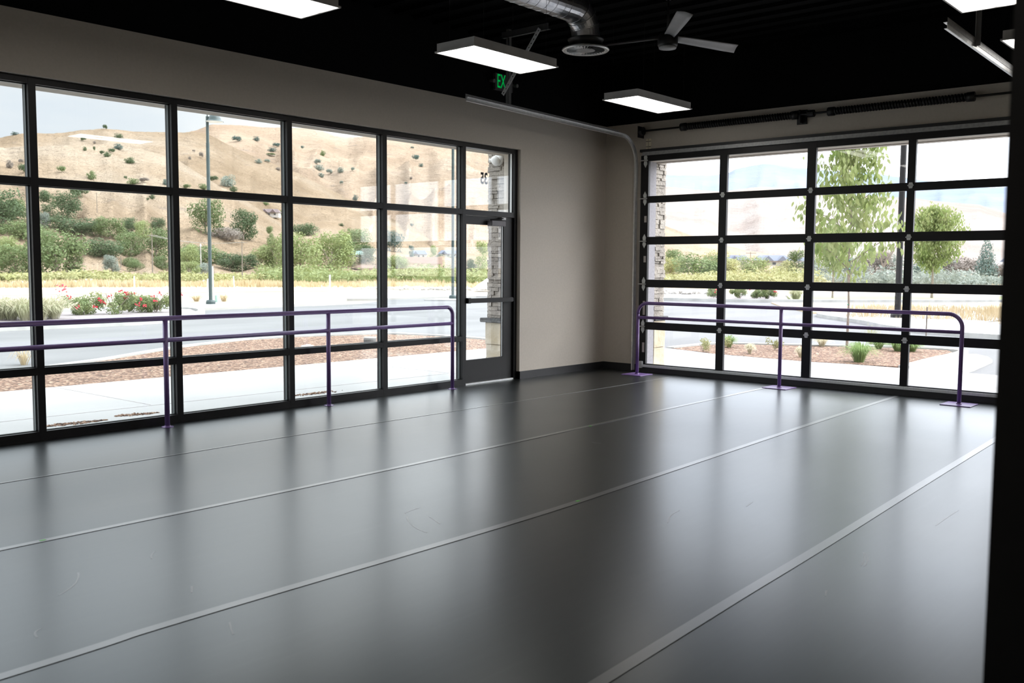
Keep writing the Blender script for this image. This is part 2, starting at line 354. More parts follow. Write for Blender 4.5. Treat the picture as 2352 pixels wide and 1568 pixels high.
# ------------------------------------------------------------------ storefront
def pane(name, x0, x1, y, z0, z1, parent, m='glass'):
    b = B(); vs = [b.verts.new(p) for p in ((x0, y, z0), (x1, y, z0), (x1, y, z1), (x0, y, z1))]; b.faces.new(vs)
    return obj(name, b, M[m], parent)
wi = 0
SILL = 0.078
for i in range(len(MX)-2):
    x0, x1 = MX[i]+FWID/2, MX[i+1]-FWID/2
    wi += 1
    w = thing('window_%d' % wi, 'black framed three-row storefront window bay', 'window', ((x0+x1)/2, 0, 0), kind='structure')
    cx = (x0+x1)/2
    b = B()
    box(b, x0-cx-FWID, x0-cx, 0, 0.115, 0, HEAD)                 # left mullion
    obj('mullion', b, M['frame'], w)
    b = B()
    for z0, z1 in ((0, SILL), (R2-0.031, R2+0.031), (R1-0.031, R1+0.031), (HEAD-0.055, HEAD)):
        box(b, x0-cx, x1-cx, 0.001, 0.114, z0, z1)
    obj('rail', b, M['frame'], w)
    b = B()
    for z0, z1 in ((SILL, R2-0.031), (R2+0.031, R1-0.031), (R1+0.031, HEAD-0.055)):
        for xa, xb in ((x0-cx, x0-cx+0.008), (x1-cx-0.008, x1-cx)):
            box(b, xa, xb, 0.045, 0.075, z0, z1)
        box(b, x0-cx, x1-cx, 0.045, 0.075, z0, z0+0.008); box(b, x0-cx, x1-cx, 0.045, 0.075, z1-0.008, z1)
    obj('gasket', b, M['gasket'], w)
    for z0, z1 in ((SILL, R2-0.031), (R2+0.031, R1-0.031), (R1+0.031, HEAD-0.055)):
        pane('pane', x0-cx+0.004, x1-cx-0.004, 0.052, z0, z1, w); pane('pane', x0-cx+0.004, x1-cx-0.004, 0.068, z0, z1, w)
# door bay: transom + door frame
xa, xb = MX[-2], MX[-1]
w = thing('window_%d' % (wi+1), 'transom window above the glass door with the number 35', 'window', ((xa+xb)/2, 0, 0), kind='structure')
cx = (xa+xb)/2
b = B(); box(b, xa-cx-0.031, xa-cx+0.025, 0, 0.115, 0, HEAD); box(b, xb-cx-0.025, xb-cx+0.031, 0, 0.115, 0, HEAD); obj('mullion', b, M['frame'], w)
b = B(); box(b, xa-cx+0.025, xb-cx-0.025, 0.001, 0.114, R1-0.035, R1+0.031); box(b, xa-cx+0.025, xb-cx-0.025, 0.001, 0.114, HEAD-0.055, HEAD); obj('rail', b, M['frame'], w)
b = B(); box(b, xb-cx-0.034, xb-cx-0.026, 0.045, 0.075, R1+0.031, HEAD-0.055); obj('gasket', b, M['alu'], w)
for yy in (0.052, 0.068): pane('pane', xa-cx+0.026, xb-cx-0.026, yy, R1+0.031, HEAD-0.055, w)
def text_mesh(name, body, size, m, parent, extrude=0.002):
    cu = bpy.data.curves.new(name, 'FONT'); cu.body = body; cu.size = size; cu.extrude = extrude; cu.offset = 0.006 if body == '35' else 0.0; cu.align_x = 'CENTER'; cu.align_y = 'CENTER'
    t = bpy.data.objects.new(name+'_tmp', cu); link(t)
    dg = bpy.context.evaluated_depsgraph_get(); me = bpy.data.meshes.new_from_object(t.evaluated_get(dg))
    bpy.data.objects.remove(t); bpy.data.curves.remove(cu)
    me.name = name; me.materials.clear(); me.materials.append(m)
    o = bpy.data.objects.new(name, me); link(o)
    if parent: o.parent = parent
    return o
t = text_mesh('number_decal', '35', 0.20, M['blackmetal'], w, 0.0015)
t.rotation_euler = (PI/2, 0, PI); t.location = (-2.49-cx, 0.0715, 2.635); t.scale = (0.72, 1, 1)
t['label'] = 'black number 35 seen mirrored from inside'

# glass entrance door
d = thing('door_1', 'dark aluminium glass entrance door with push bar', 'door', ((xa+xb)/2, 0, 0), kind='structure')
dx0, dx1 = xa-cx+0.03, xb-cx-0.03
gx0, gx1 = -2.86-cx, -2.15-cx
b = B()
box(b, dx0, gx0, 0.03, 0.075, 0.02, R1-0.04); box(b, gx1, dx1, 0.03, 0.075, 0.02, R1-0.04)
obj('stile', b, M['doorframe'], d)
b = B(); box(b, gx0, gx1, 0.03, 0.075, 2.045, R1-0.04); obj('top_rail', b, M['doorframe'], d)
b = B(); box(b, gx0, gx1, 0.03, 0.075, 0.02, 0.315); obj('kick_rail', b, M['doorframe'], d)
pane('pane', gx0, gx1, 0.052, 0.315, 2.045, d)
b = B(); box(b, gx1-0.008, gx1-0.001, 0.040, 0.050, 0.318, 2.04); obj('gasket', b, M['alu'], d)
pb = thing('push_bar', None, None); pb.parent = d
b = B(); box(b, dx0+0.01, dx1-0.05, -0.035, -0.005, 1.045, 1.105); bevel(b, 0.006); bar = obj('push_bar', b, M['doorframe'], d)
bpy.data.objects.remove(pb)
b = B(); box(b, dx0+0.008, dx0+0.07, -0.03, 0.03, 1.04, 1.11); bevel(b, 0.004); obj('latch_case', b, M['frame'], bar)
b = B(); box(b, dx1-0.10, dx1-0.03, -0.025, 0.03, 1.05, 1.10); bevel(b, 0.004); obj('end_bracket', b, M['frame'], bar)
b = B(); box(b, -2.47-cx, -2.20-cx, -0.055, 0.03, 2.035, 2.10); bevel(b, 0.004); cl = obj('door_closer', b, M['closer'], d)
b = B(); tube(b, [(-2.46-cx, -0.02, 2.11), (-2.33-cx, -0.06, 2.125), (-2.20-cx, -0.01, 2.14)], 0.009, 6); obj('closer_arm', b, M['frame'], cl)
b = B(); box(b, -2.24-cx, -2.16-cx, -0.02, 0.03, 2.12, 2.15); obj('closer_bracket', b, M['steel2'], cl)
b = B(); box(b, dx0, dx1, 0.0, 0.12, 0, 0.018); obj('threshold', b, M['alu'], d)

# ------------------------------------------------------------------ garage door
g = thing('door_2', 'black five-section glazed overhead garage door', 'garage door', (0, (GL+GR)/2, 0), kind='structure')
gy = (GL+GR)/2
cols = [(-0.833, -1.959), (-2.071, -3.187), (-3.302, -4.423), (-4.513, -5.652)]
rows = [(0.125, 0.620), (0.728, 1.228), (1.338, 1.838), (1.948, 2.430), (2.525, 3.020)]
b = B()
ys = [GL+0.03]+[v for c in cols for v in c]+[GR-0.03]
for k in range(0, len(ys), 2): box(b, -0.01, 0.035, ys[k+1]-gy if k+1 < len(ys) else GR-gy, ys[k]-gy, 0.10, GT)
obj('stile', b, M['frame'], g)
zc = [0.663, 1.274, 1.886, 2.492]
edges = [0.03]+zc+[GT]
for k in range(5):
    b = B()
    for c0, c1 in cols:
        box(b, -0.009, 0.034, c1-gy, c0-gy, edges[k] if k else 0.10, rows[k][0]); box(b, -0.009, 0.034, c1-gy, c0-gy, rows[k][1], edges[k+1])
    obj('section_rail', b, M['frame'], g)
    for c0, c1 in cols:
        b = B(); vs = [b.verts.new(p) for p in ((0.012, c0-gy, rows[k][0]), (0.012, c1-gy, rows[k][0]), (0.012, c1-gy, rows[k][1]), (0.012, c0-gy, rows[k][1]))]; b.faces.new(vs)
        obj('pane', b, M['gglass'], g)
b = B(); box(b, -0.02, 0.03, GR-gy, GL-gy, 0.0, 0.075); obj('bottom_seal', b, M['base'], g)
b = B(); box(b, -0.035, 0.03, GR-gy, GL-gy, 0.076, 0.10); box(b, -0.03, -0.02, GR-gy, GL-gy, 0.10, 0.112); obj('bottom_retainer', b, M['alu'], g)
b = B(); box(b, -0.03, -0.012, GR-gy, GL-gy, 3.105, 3.150); box(b, -0.045, -0.012, GR-gy, GL-gy, 3.100, 3.108); obj('top_strut', b, M['steel2'], g)
b = B(); box(b, -0.02, 0.039, GR-gy-0.03, GL-gy+0.05, 3.152, 3.19); obj('top_seal', b, M['base'], g)
def hinge(y, z, wide=0.05):
    b = B()
    for s in (-1, 1):
        p = [(-0.020, y-gy-wide*0.55, z+s*0.004), (-0.020, y-gy+wide*0.55, z+s*0.004), (-0.020, y-gy+wide*0.35, z+s*0.034), (-0.020, y-gy-wide*0.35, z+s*0.034)]
        v0 = [b.verts.new(q) for q in p]; v1 = [b.verts.new((q[0]+0.009, q[1], q[2])) for q in p]
        b.faces.new(v0); b.faces.new(v1[::-1])
        for i in range(4): b.faces.new((v0[i], v0[(i+1) % 4], v1[(i+1) % 4], v1[i]))
    tube(b, [(-0.022, y-gy-wide*0.7, z), (-0.022, y-gy+wide*0.7, z)], 0.007, 8)
    obj('hinge', b, M['hingezinc'], g)
for z in zc:
    for y in (-2.015, -3.245, -4.468): hinge(y, z)
def roller_hinge(y, z):
    b = B()
    for s in (-1, 1):
        p = [(-0.022, y-gy-0.022, z+s*0.012), (-0.022, y-gy+0.022, z+s*0.012), (-0.022, y-gy+0.028, z+s*0.05), (-0.022, y-gy, z+s*0.10), (-0.022, y-gy-0.028, z+s*0.05)]
        v0 = [b.verts.new(q) for q in p]; v1 = [b.verts.new((q[0]+0.01, q[1], q[2])) for q in p]
        b.faces.new(v0); b.faces.new(v1[::-1])
        for i in range(5): b.faces.new((v0[i], v0[(i+1) % 5], v1[(i+1) % 5], v1[i]))
    h = obj('roller_hinge', b, M['hingezinc'], g)
    sg = 1 if y > -3 else -1
    b = B(); tube(b, [(-0.035, y-gy-sg*0.045, z), (-0.035, y-gy+sg*0.08, z)], 0.008, 8); obj('roller_stem', b, M['steel'], h)
for z in zc+[3.03]:
    for y in (-0.785, -5.705): roller_hinge(y, z)
for z, h_ in ((0.36, 0.14), (0.93, 0.20), (1.63, 0.09), (2.20, 0.09)):
    b = B(); box(b, -0.013, -0.0102, -0.813-gy, -0.775-gy, z-h_/2-0.0, z+h_/2); obj('label_sticker', b, M['sticker'], g)
b = B(); box(b, -0.05, -0.012, -0.80-gy, -0.745-gy, 0.06, 0.16); bevel(b, 0.005); obj('bottom_bracket', b, M['steel'], g)
b = B(); box(b, -0.06, -0.012, -5.645-gy, -5.615-gy, 0.27, 0.285); box(b, -0.06, -0.012, -5.645-gy, -5.615-gy, 0.225, 0.24); box(b, -0.03, -0.012, -5.66-gy, -5.63-gy, 0.22, 0.29); obj('slide_lock', b, M['blackmetal'], g)

# tracks
def track_points(r=0.36, x0=-0.035, ztop=3.36, xend=-3.56, zend=3.43):
    pts = [(x0, 0.02), (x0, ztop-r)]
    for k in range(1, 10):
        a = (PI/2)*k/9; pts.append((x0-r+r*math.cos(a), ztop-r+r*math.sin(a)))
    n = 10
    for k in range(1, n+1): pts.append((x0-r+(xend-x0+r)*k/n, ztop+(zend-ztop)*k/n))
    return pts
def sweep_track(bm, pts, y, s):
    # C-shaped channel swept in the x-z plane; s = side the channel opens to
    prof = [(-0.026, 0.03), (-0.026, 0.0), (0.026, 0.0), (0.026, 0.022)]
    rings = []
    for i, (x, z) in enumerate(pts):
        a = Vector(pts[max(i-1, 0)]); c = Vector(pts[min(i+1, len(pts)-1)]); d = (c-a).normalized(); n = Vector((-d.y, d.x))
        rings.append([bm.verts.new((x+n.x*u, y-s*v, z+n.y*u)) for u, v in prof]+[bm.verts.new((x+n.x*u*0.9, y-s*(v-0.002 if v == 0 else v), z+n.y*u*0.9)) for u, v in reversed(prof)])
    for p, q in zip(rings, rings[1:]):
        for k in range(8): bm.faces.new((p[k], p[(k+1) % 8], q[(k+1) % 8], q[k]))
    bm.faces.new(rings[0]); bm.faces.new(rings[-1][::-1])
def track(y, s, label):
    t = thing('door_track', label, 'track', (0, y, 0), group='galvanised overhead door tracks')
    b = B(); sweep_track(b, track_points(), 0, s); bmesh.ops.recalc_face_normals(b, faces=b.faces[:]); obj('rail', b, M['steel'], t)
    b = B(); box(b, -3.56, -0.45, s*0.002, s*0.006, 3.40, 3.45)
    for v in b.verts:
        v.co.z += (-v.co.x-0.45)*0.022-0.03
    obj('stiffener', b, M['steel2'], t)
    # vertical wall angle
    b = B(); box(b, -0.008, 0.036, s*0.004, s*0.010, 0.02, 3.0); obj('wall_angle', b, M['steel2'], t)
    # hanger
    b = B(); box(b, -2.805, -2.755, s*0.006, s*0.010, 3.40, CEIL); box(b, -2.805, -2.80, s*0.006, s*0.05, 3.40, CEIL)
    hg = obj('hanger', b, M['hanger'], t)
    b = B(); box(b, -2.83, -2.78, -0.62 if s > 0 else -0.10, 0.10 if s > 0 else 0.62, CEIL-0.10, CEIL-0.095); box(b, -2.83, -2.825, -0.62 if s > 0 else -0.10, 0.10 if s > 0 else 0.62, CEIL-0.10, CEIL-0.03); obj('ceiling_angle', b, M['signgrey'], t)
    return t
tL = track(-0.62, 1, 'galvanised overhead track curving up left of the garage door')
tR = track(-5.86, -1, 'galvanised overhead track at the right end of the garage door')
# perforated sway braces
def perforated(parent, p0, p1, w, horiz, m, n=12):
    p0, p1 = Vector(p0), Vector(p1); d = (p1-p0); L_ = d.length; d.normalize(); side = Vector(horiz).normalized(); nr = d.cross(side).normalized()
    b = B(); 
    cell = L_/n
    for i in range(n):                     # strip with square holes
        a = p0+d*cell*i
        def q(u0, u1, v0, v1):
            vs = []
            for t_ in (0, 0.003):
                for (u, v) in ((u0, v0), (u1, v0), (u1, v1), (u0, v1)): vs.append(b.verts.new(a+d*u+side*v+nr*t_))
            for f in ((0, 1, 2, 3), (7, 6, 5, 4), (0, 4, 5, 1), (1, 5, 6, 2), (2, 6, 7, 3), (3, 7, 4, 0)): b.faces.new([vs[k] for k in f])
        q(0, cell, -w/2, -w*0.16); q(0, cell, w*0.16, w/2); q(0, cell*0.35, -w*0.16, w*0.16); q(cell*0.65, cell, -w*0.16, w*0.16)
    return obj('perforated_brace', b, m, parent)
M['brace'] = mat('bright_zinc_strap', (0.85, 0.86, 0.86), rough=0.45, metal=0.1)
perforated(tL, (-2.84, 0.07, 3.585), (-2.84, -0.50, CEIL-0.08), 0.050, (0, 0.78, 0.625), M['brace'], 16)
perforated(tR, (-2.80, -0.012, 3.45), (-2.80, -0.012, 3.95), 0.05, (1, 0, 0), M['steel2'], 9)
b = B(); vs = [(-2.835, 0.0, 3.95), (-2.765, 0.0, 3.95), (-2.765, 0.0, CEIL), (-3.15, 0.0, CEIL)]
v0 = [b.verts.new(p) for p in vs]; v1 = [b.verts.new((p[0], p[1]-0.004, p[2])) for p in vs]; b.faces.new(v0); b.faces.new(v1[::-1])
for i in range(4): b.faces.new((v0[i], v0[(i+1) % 4], v1[(i+1) % 4], v1[i]))
obj('gusset_plate', b, M['signgrey'], tR)

# torsion shaft
sh = thing('torsion_spring_shaft', 'black torsion spring shaft on the wall above the garage door', 'spring shaft', (-0.06, gy, 3.44))
b = B(); tube(b, [(0, -0.70-gy, 0), (0, -5.80-gy, 0)], 0.014, 10); obj('shaft', b, M['blackmetal'], sh, True)
def spring(y0, y1):
    b = B(); pts = []; n = 46; seg = 10
    for i in range(n*seg+1):
        a = 2*PI*i/seg; t = i/(n*seg); pts.append((0.036*math.cos(a), y0+(y1-y0)*t-gy, 0.036*math.sin(a)))
    tube(b, pts, 0.014, 5); lathe_y(b, y0); lathe_y(b, y1)
    obj('spring', b, M['blackmetal'], sh, True)
def lathe_y(b, y):
    tube(b, [(0, y-gy-0.04, 0), (0, y-gy+0.04, 0)], 0.054, 14)
spring(-1.42, -3.03); spring(-3.50, -5.10)
b = B(); box(b, -0.01, 0.095, -3.10-gy, -3.08-gy, -0.10, 0.06); box(b, 0.08, 0.098, -3.15-gy, -3.02-gy, -0.11, 0.07); tube(b, [(0, -3.20-gy, 0), (0, -3.28-gy, 0)], 0.045, 12); obj('centre_bracket', b, M['blackmetal'], sh)
for y in (-0.745, -5.745):
    b = B(); tube(b, [(0, y-gy-0.025, 0), (0, y-gy+0.025, 0)], 0.06, 18); box(b, -0.06, 0.098, y-gy+(0.03 if y > -3 else -0.036), y-gy+(0.036 if y > -3 else -0.03), -0.09, 0.07); obj('cable_drum', b, M['blackmetal'], sh)
for dy in (-0.775, -0.822):
    b = B(); box(b, 0.088, 0.099, dy-gy-0.018, dy-gy+0.018, -0.26, -0.10); o = obj('backlit_strip', b, M['cream'], sh); o['label'] = 'cream strip coloured as if backlit, under the left cable drum'  # strips stand in for the backlit track angle, brightness in the colour
    for zz in (-0.215, -0.14):
        b = B(); box(b, 0.084, 0.089, dy-gy-0.018, dy-gy+0.018, zz, zz+0.007); obj('strip_band', b, M['blackmetal'], o)

# ------------------------------------------------------------------ ballet barres
def arc(c, r, a0, a1, n, f): return [f(c[0]+r*math.cos(a0+(a1-a0)*k/n), c[1]+r*math.sin(a0+(a1-a0)*k/n)) for k in range(n+1)]
TR = 0.023
zt, zl = 1.013, 0.812
ba = thing('ballet_barre', 'long purple double ballet barre in front of the storefront windows', 'barre', (-6.0, -0.143, 0))
f = lambda u, z: (u+6.0, 0, z)
b = B(); r = 0.10; xe = -3.286
pts = [f(-12.8, zt), f(xe-r, zt)]+arc((xe-r, zt-r), r, PI/2, 0, 8, f)+[f(xe, 0.004)]
tube(b, pts, TR, 14); obj('top_rail', b, M['purple'], ba, True)
b = B(); tube(b, [f(-12.8, zl), f(xe, zl)], TR*0.95, 14); obj('lower_rail', b, M['purple'], ba, True)
def round_flange(parent, x, y=0):
    b = B(); lathe(b, [(0.055, 0.0), (0.055, 0.005), (0.030, 0.009), (0.027, 0.016)], x, y); o = obj('base_flange', b, M['purple'], parent, False)
for x in (-7.071, -5.19, -8.96, -10.85, -12.74):
    b = B(); tube(b, [f(x, 0.004), f(x, zt)], TR, 14); obj('post', b, M['purple'], ba, True)
for x in (-3.286, -7.071, -5.19, -8.96, -10.85, -12.74): round_flange(ba, x+6.0)
gb = thing('ballet_barre', 'shorter purple double ballet barre in front of the garage door', 'barre', (-0.364, -3.06, 0))
f = lambda u, z: (0, u+3.06, z)
r = 0.15; y0, y1 = -0.925, -5.199
b = B(); pts = [f(y0, 0.012), f(y0, zt-r)]+arc((y0-r, zt-r), r, 0, PI/2, 9, f)+[f(y1+r, zt)]+arc((y1+r, zt-r), r, PI/2, PI, 9, f)+[f(y1, 0.012)]
tube(b, pts, TR, 14); obj('top_rail', b, M['purple'], gb, True)
b = B(); tube(b, [f(y0, zl), f(y1, zl)], TR*0.9, 14); obj('lower_rail', b, M['purple'], gb, True)
b = B(); tube(b, [f(-3.061, 0.012), f(-3.061, zt)], TR, 14); obj('post', b, M['purple'], gb, True)
for y in (y0, -3.061, y1):
    b = B(); box(b, -0.16, 0.16, y+3.06-0.16, y+3.06+0.16, 0, 0.010); bevel(b, 0.002, 1)
    p = obj('base_plate', b, M['purple'], gb)
    b = B(); lathe(b, [(0.032, 0.010), (0.030, 0.018), (0.025, 0.022)], 0, y+3.06, 16)
    obj('weld_collar', b, M['purple'], p)

# ------------------------------------------------------------------ floor tape, marks
TAPES = [([(-13.5, -1.43), (-9.0, -1.415), (-6.6, -1.37), (-4.4, -1.41), (-2.5, -1.44), (-0.1, -1.43)], 0.022, 'thin seam tape nearest the storefront windows'),
         ([(-13.5, -3.0), (-9.6, -3.02), (-7.7, -3.045), (-6.0, -3.03), (-3.1, -2.97), (-0.1, -2.92)], 0.05, 'second strip of seam tape from the windows'),
         ([(-13.5, -4.7), (-10.2, -4.66), (-9.5, -4.64), (-7.3, -4.68), (-5.8, -4.63), (-3, -4.52), (-0.1, -4.43)], 0.055, 'third strip of seam tape crossing the middle of the floor'),
         ([(-9.95, -6.38), (-8.8, -6.325), (-7.7, -6.28), (-6.6, -6.245), (-4, -6.14), (-0.1, -6.0)], 0.06, 'fourth strip of seam tape running to the lower middle')]
for ln, w_, lab in TAPES:
    b = B(); ribbon(b, [(p.x, p.y) for p in smoothline(ln, 8)], w_, 0.0002, 0.0025); tag(obj('seam_tape', b, M['tape']), lab, 'floor tape', 'seam tapes on the dance floor')
for (px, py), lab in (((1356, 978), 'tiny green tape dot near the garage end of the floor'), ((1327, 1150), 'tiny green tape dot on the middle seam'), ((98, 1240), 'tiny green tape dot near the left edge of the floor')):
    x, y = G(px, py, 0.003); b = B(); box(b, x-0.016, x+0.016, y-0.010, y+0.010, 0.0026, 0.0036); tag(obj('tape_dot', b, M['tick']), lab, 'tape mark', 'green tape dots')
b = B()
def scuff(p, q, r_, w_=0.008):
    x0, y0 = G(*p, 0.001); x1, y1 = G(*r_, 0.001); xm, ym = G(*q, 0.001)
    ln = [( (1-t)**2*x0+2*t*(1-t)*xm+t*t*x1, (1-t)**2*y0+2*t*(1-t)*ym+t*t*y1) for t in [k/10 for k in range(11)]]
    ribbon(b, ln, w_, 0.0002, 0.0006)
for s in (((180, 1314), (186, 1340), (135, 1366)), ((934, 1186), (940, 1210), (980, 1222)), ((85, 1463), (72, 1450), (95, 1443)), ((348, 1282), (346, 1272), (356, 1266)), ((527, 1428), (530, 1445), (536, 1456)),
          ((1534, 1200), (1536, 1180), (1560, 1172)), ((1984, 1268), (1990, 1285), (1978, 1298)), ((1990, 1270), (1997, 1287), (1985, 1300)), ((1896, 1368), (1897, 1360), (1899, 1355)), ((2150, 1206), (2170, 1190), (2200, 1172)),
          ((930, 1178), (945, 1170), (962, 1166)), ((985, 1185), (1000, 1195), (1010, 1202)), ((440, 1360), (441, 1350), (440, 1345)), ((1360, 1015), (1370, 1018), (1380, 1017)), ((1715, 1162), (1724, 1156), (1728, 1152))): scuff(*s)
tag(obj('scuff_marks', b, M['scuff']), 'pale curved shoe scuffs scattered over the dance floor', 'scuff marks', kind='stuff')

# ------------------------------------------------------------------ hanging lights
def make_light():
    t = thing('ceiling_light', 'x', 'light', (0, 0, 0), group='hanging fluorescent troffers')
    b = B(); L_, W_ = 0.61, 0.25
    lo = [(-L_+0.015, -W_+0.015), (L_-0.015, -W_+0.015), (L_-0.015, W_-0.015), (-L_+0.015, W_-0.015)]
    prism(b, lo, 0.012, 0.085); obj('housing', b, M['housing'], t)
    b = B()
    for x0, x1, y0, y1 in ((-L_, L_, -W_, -W_+0.014), (-L_, L_, W_-0.014, W_), (-L_, -L_+0.014, -W_+0.014, W_-0.014), (L_-0.014, L_, -W_+0.014, W_-0.014)): box(b, x0, x1, y0, y1, 0.0, 0.013)
    obj('frame', b, M['housing'], t)
    b = B(); box(b, -L_+0.014, L_-0.014, -W_+0.014, W_-0.014, 0.004, 0.010); obj('diffuser', b, M['lamp'], t)
    for x, y in ((-0.45, -0.215), (-0.45, 0.215), (0.45, -0.215), (0.45, 0.215)):
        b = B(); tube(b, [(x, y, 0.085), (x, y, CEIL-3.47)], 0.0015, 4); obj('hanging_wire', b, M['blackmetal'], t)
    return t
l0 = make_light()
LS = [(-4.69, -2.13, 'hanging light panel in the upper middle, in front of the exit sign'), (-1.70, -1.90, 'smallest hanging light panel, nearest the corner'), (-7.44, -2.17, 'hanging light panel cut by the top edge, left of the duct'),
      (-1.95, -6.25, 'hanging light panel cut by the right edge, beside the right track'), (-4.3, -6.25, None), (-7.2, -6.25, None), (-10.2, -2.2, None), (-9.95, -6.25, None), (-12.7, -2.2, None), (-12.7, -6.25, None)]
for i, (x, y, lab) in enumerate(LS):
    o = l0 if i == 0 else dup(l0)
    o.location = (x, y, 3.47); o['label'] = lab or 'hanging light panel of the near row, out of the picture'

# ------------------------------------------------------------------ exit sign
ex = thing('exit_sign', 'small green EXIT sign on the black wall above the door', 'sign', (-2.30, WIN, 3.86))
b = B(); box(b, -0.17, 0.17, -0.045, 0, -0.105, 0.105); bevel(b, 0.006); obj('sign_case', b, M['signgrey'], ex)
t = text_mesh('exit_letters', 'EXIT', 0.25, M['exit'], ex, 0.001); t.rotation_euler = (PI/2, 0, 0); t.location = (0, -0.047, 0.0); t.scale = (0.55, 1, 1)
for s in (-1, 1):
    b = B(); tube(b, [(s*0.17, -0.03, 0), (s*0.225, -0.03, 0.0)], 0.008, 6); tube(b, [(s*0.225, 0.0, 0), (s*0.225, -0.075, -0.01)], [0.016, 0.024], 12); obj('emergency_lamp', b, M['hanger'], ex)

# ------------------------------------------------------------------ duct
du = thing('air_duct', 'shiny spiral metal duct with elbow ending above the round vent', 'duct', (-3.34, -2.16, 0))
DZ = 4.195; DR = 0.145
def spiral_mat():
    m, nt, out = new_mat('spiral_duct_steel'); L = nt.links
    tc = nt.nodes.new('ShaderNodeTexCoord'); sp = nt.nodes.new('ShaderNodeSeparateXYZ'); L.new(tc.outputs['Object'], sp.inputs[0])
    n = N(nt, 'ShaderNodeTexNoise', Scale=14.0, Detail=3.0); L.new(tc.outputs['Object'], n.inputs['Vector'])
    r = ramp(nt, [(0.3, (0.50, 0.51, 0.55)), (0.7, (0.70, 0.70, 0.72))]); L.new(n.outputs['Fac'], r.inputs['Fac'])
    b_ = N(nt, 'ShaderNodeBsdfPrincipled', Roughness=0.30, Metallic=0.95); L.new(r.outputs[0], b_.inputs['Base Color'])
    L.new(b_.outputs[0], out.inputs[0]); return m
M['duct'] = spiral_mat()
b = B(); pts = []; rad = []
x = -6.0
while x < -0.42:
    pts += [(x, 0, DZ), (x+0.115, 0, DZ), (x+0.117, 0, DZ), (x+0.124, 0, DZ)]; rad += [DR, DR, DR+0.0025, DR+0.0025]; x += 0.131
pts.append((-0.41, 0, DZ)); rad.append(DR)
tube(b, pts, rad, 28); obj('spiral_duct', b, M['duct'], du)
b = B(); er = 0.26; ez = DZ-er
P5 = []
for k in range(0, 5):
    a = PI/2*k/4; P5.append((-0.26+er*math.sin(a)-0.0, ez+er*math.cos(a)))
pts = [(-0.42, 0, DZ)]; rad = [DR+0.004]
for i, (u, z) in enumerate(P5):
    pts.append((u, 0, z)); rad.append(DR+0.004)
pts.append((0, 0, 3.895)); rad.append(DR+0.004)
tube(b, pts, rad, 28); 
for (u, z), nx in zip(P5[1:4], P5[2:5]):
    pass
obj('elbow', b, M['duct'], du)
b = B()
for i in range(1, 4):
    a = PI/2*i/4; c = Vector((P5[i][0], 0, P5[i][1])); dr = Vector((math.cos(a), 0, -math.sin(a)))
    tube(b, [c-dr*0.006, c+dr*0.006], DR+0.011, 28)
obj('elbow_seam', b, M['duct'], du)
dv = thing('ceiling_diffuser', 'round black and silver air vent under the duct elbow', 'vent', (-3.34, -2.16, 3.80))
b = B(); lathe(b, [(0.165, 0.115), (0.19, 0.112), (0.192, 0.10), (0.18, 0.095), (0.18, 0.035), (0.188, 0.03), (0.188, 0.022), (0.17, 0.02)], 0, 0, 36); obj('neck', b, M['blackmetal'], dv, True)
b = B(); lathe(b, [(0.19, 0.026), (0.245, 0.012), (0.252, 0.0), (0.24, -0.012), (0.205, -0.006), (0.19, 0.012), (0.19, 0.026)], 0, 0, 40, closed=False); obj('outer_ring', b, M['steel'], dv, True)
b = B()
for k in range(32):
    a = 2*PI*k/32; c, s = math.cos(a), math.sin(a)
    p = [Vector((c*0.10-s*0.004, s*0.10+c*0.004, 0.0)), Vector((c*0.20-s*0.004, s*0.20+c*0.004, 0.0)), Vector((c*0.20+s*0.012, s*0.20-c*0.012, -0.012)), Vector((c*0.10+s*0.010, s*0.10-c*0.010, -0.010))]
    v0 = [b.verts.new(q) for q in p]; v1 = [b.verts.new(q+Vector((0, 0, 0.002))) for q in p]
    b.faces.new(v0); b.faces.new(v1[::-1])
    for i in range(4): b.faces.new((v0[i], v0[(i+1) % 4], v1[(i+1) % 4], v1[i]))
lathe(b, [(0.0, -0.014), (0.06, -0.014), (0.10, -0.008), (0.10, 0.004), (0.0, 0.004)][1:4], 0, 0, 32)
obj('swirl_vane', b, M['steel2'], dv)
b = B(); lathe(b, [(0.19, 0.018), (0.19, 0.02)], 0, 0, 32); obj('dark_throat', b, M['blackmetal'], dv)

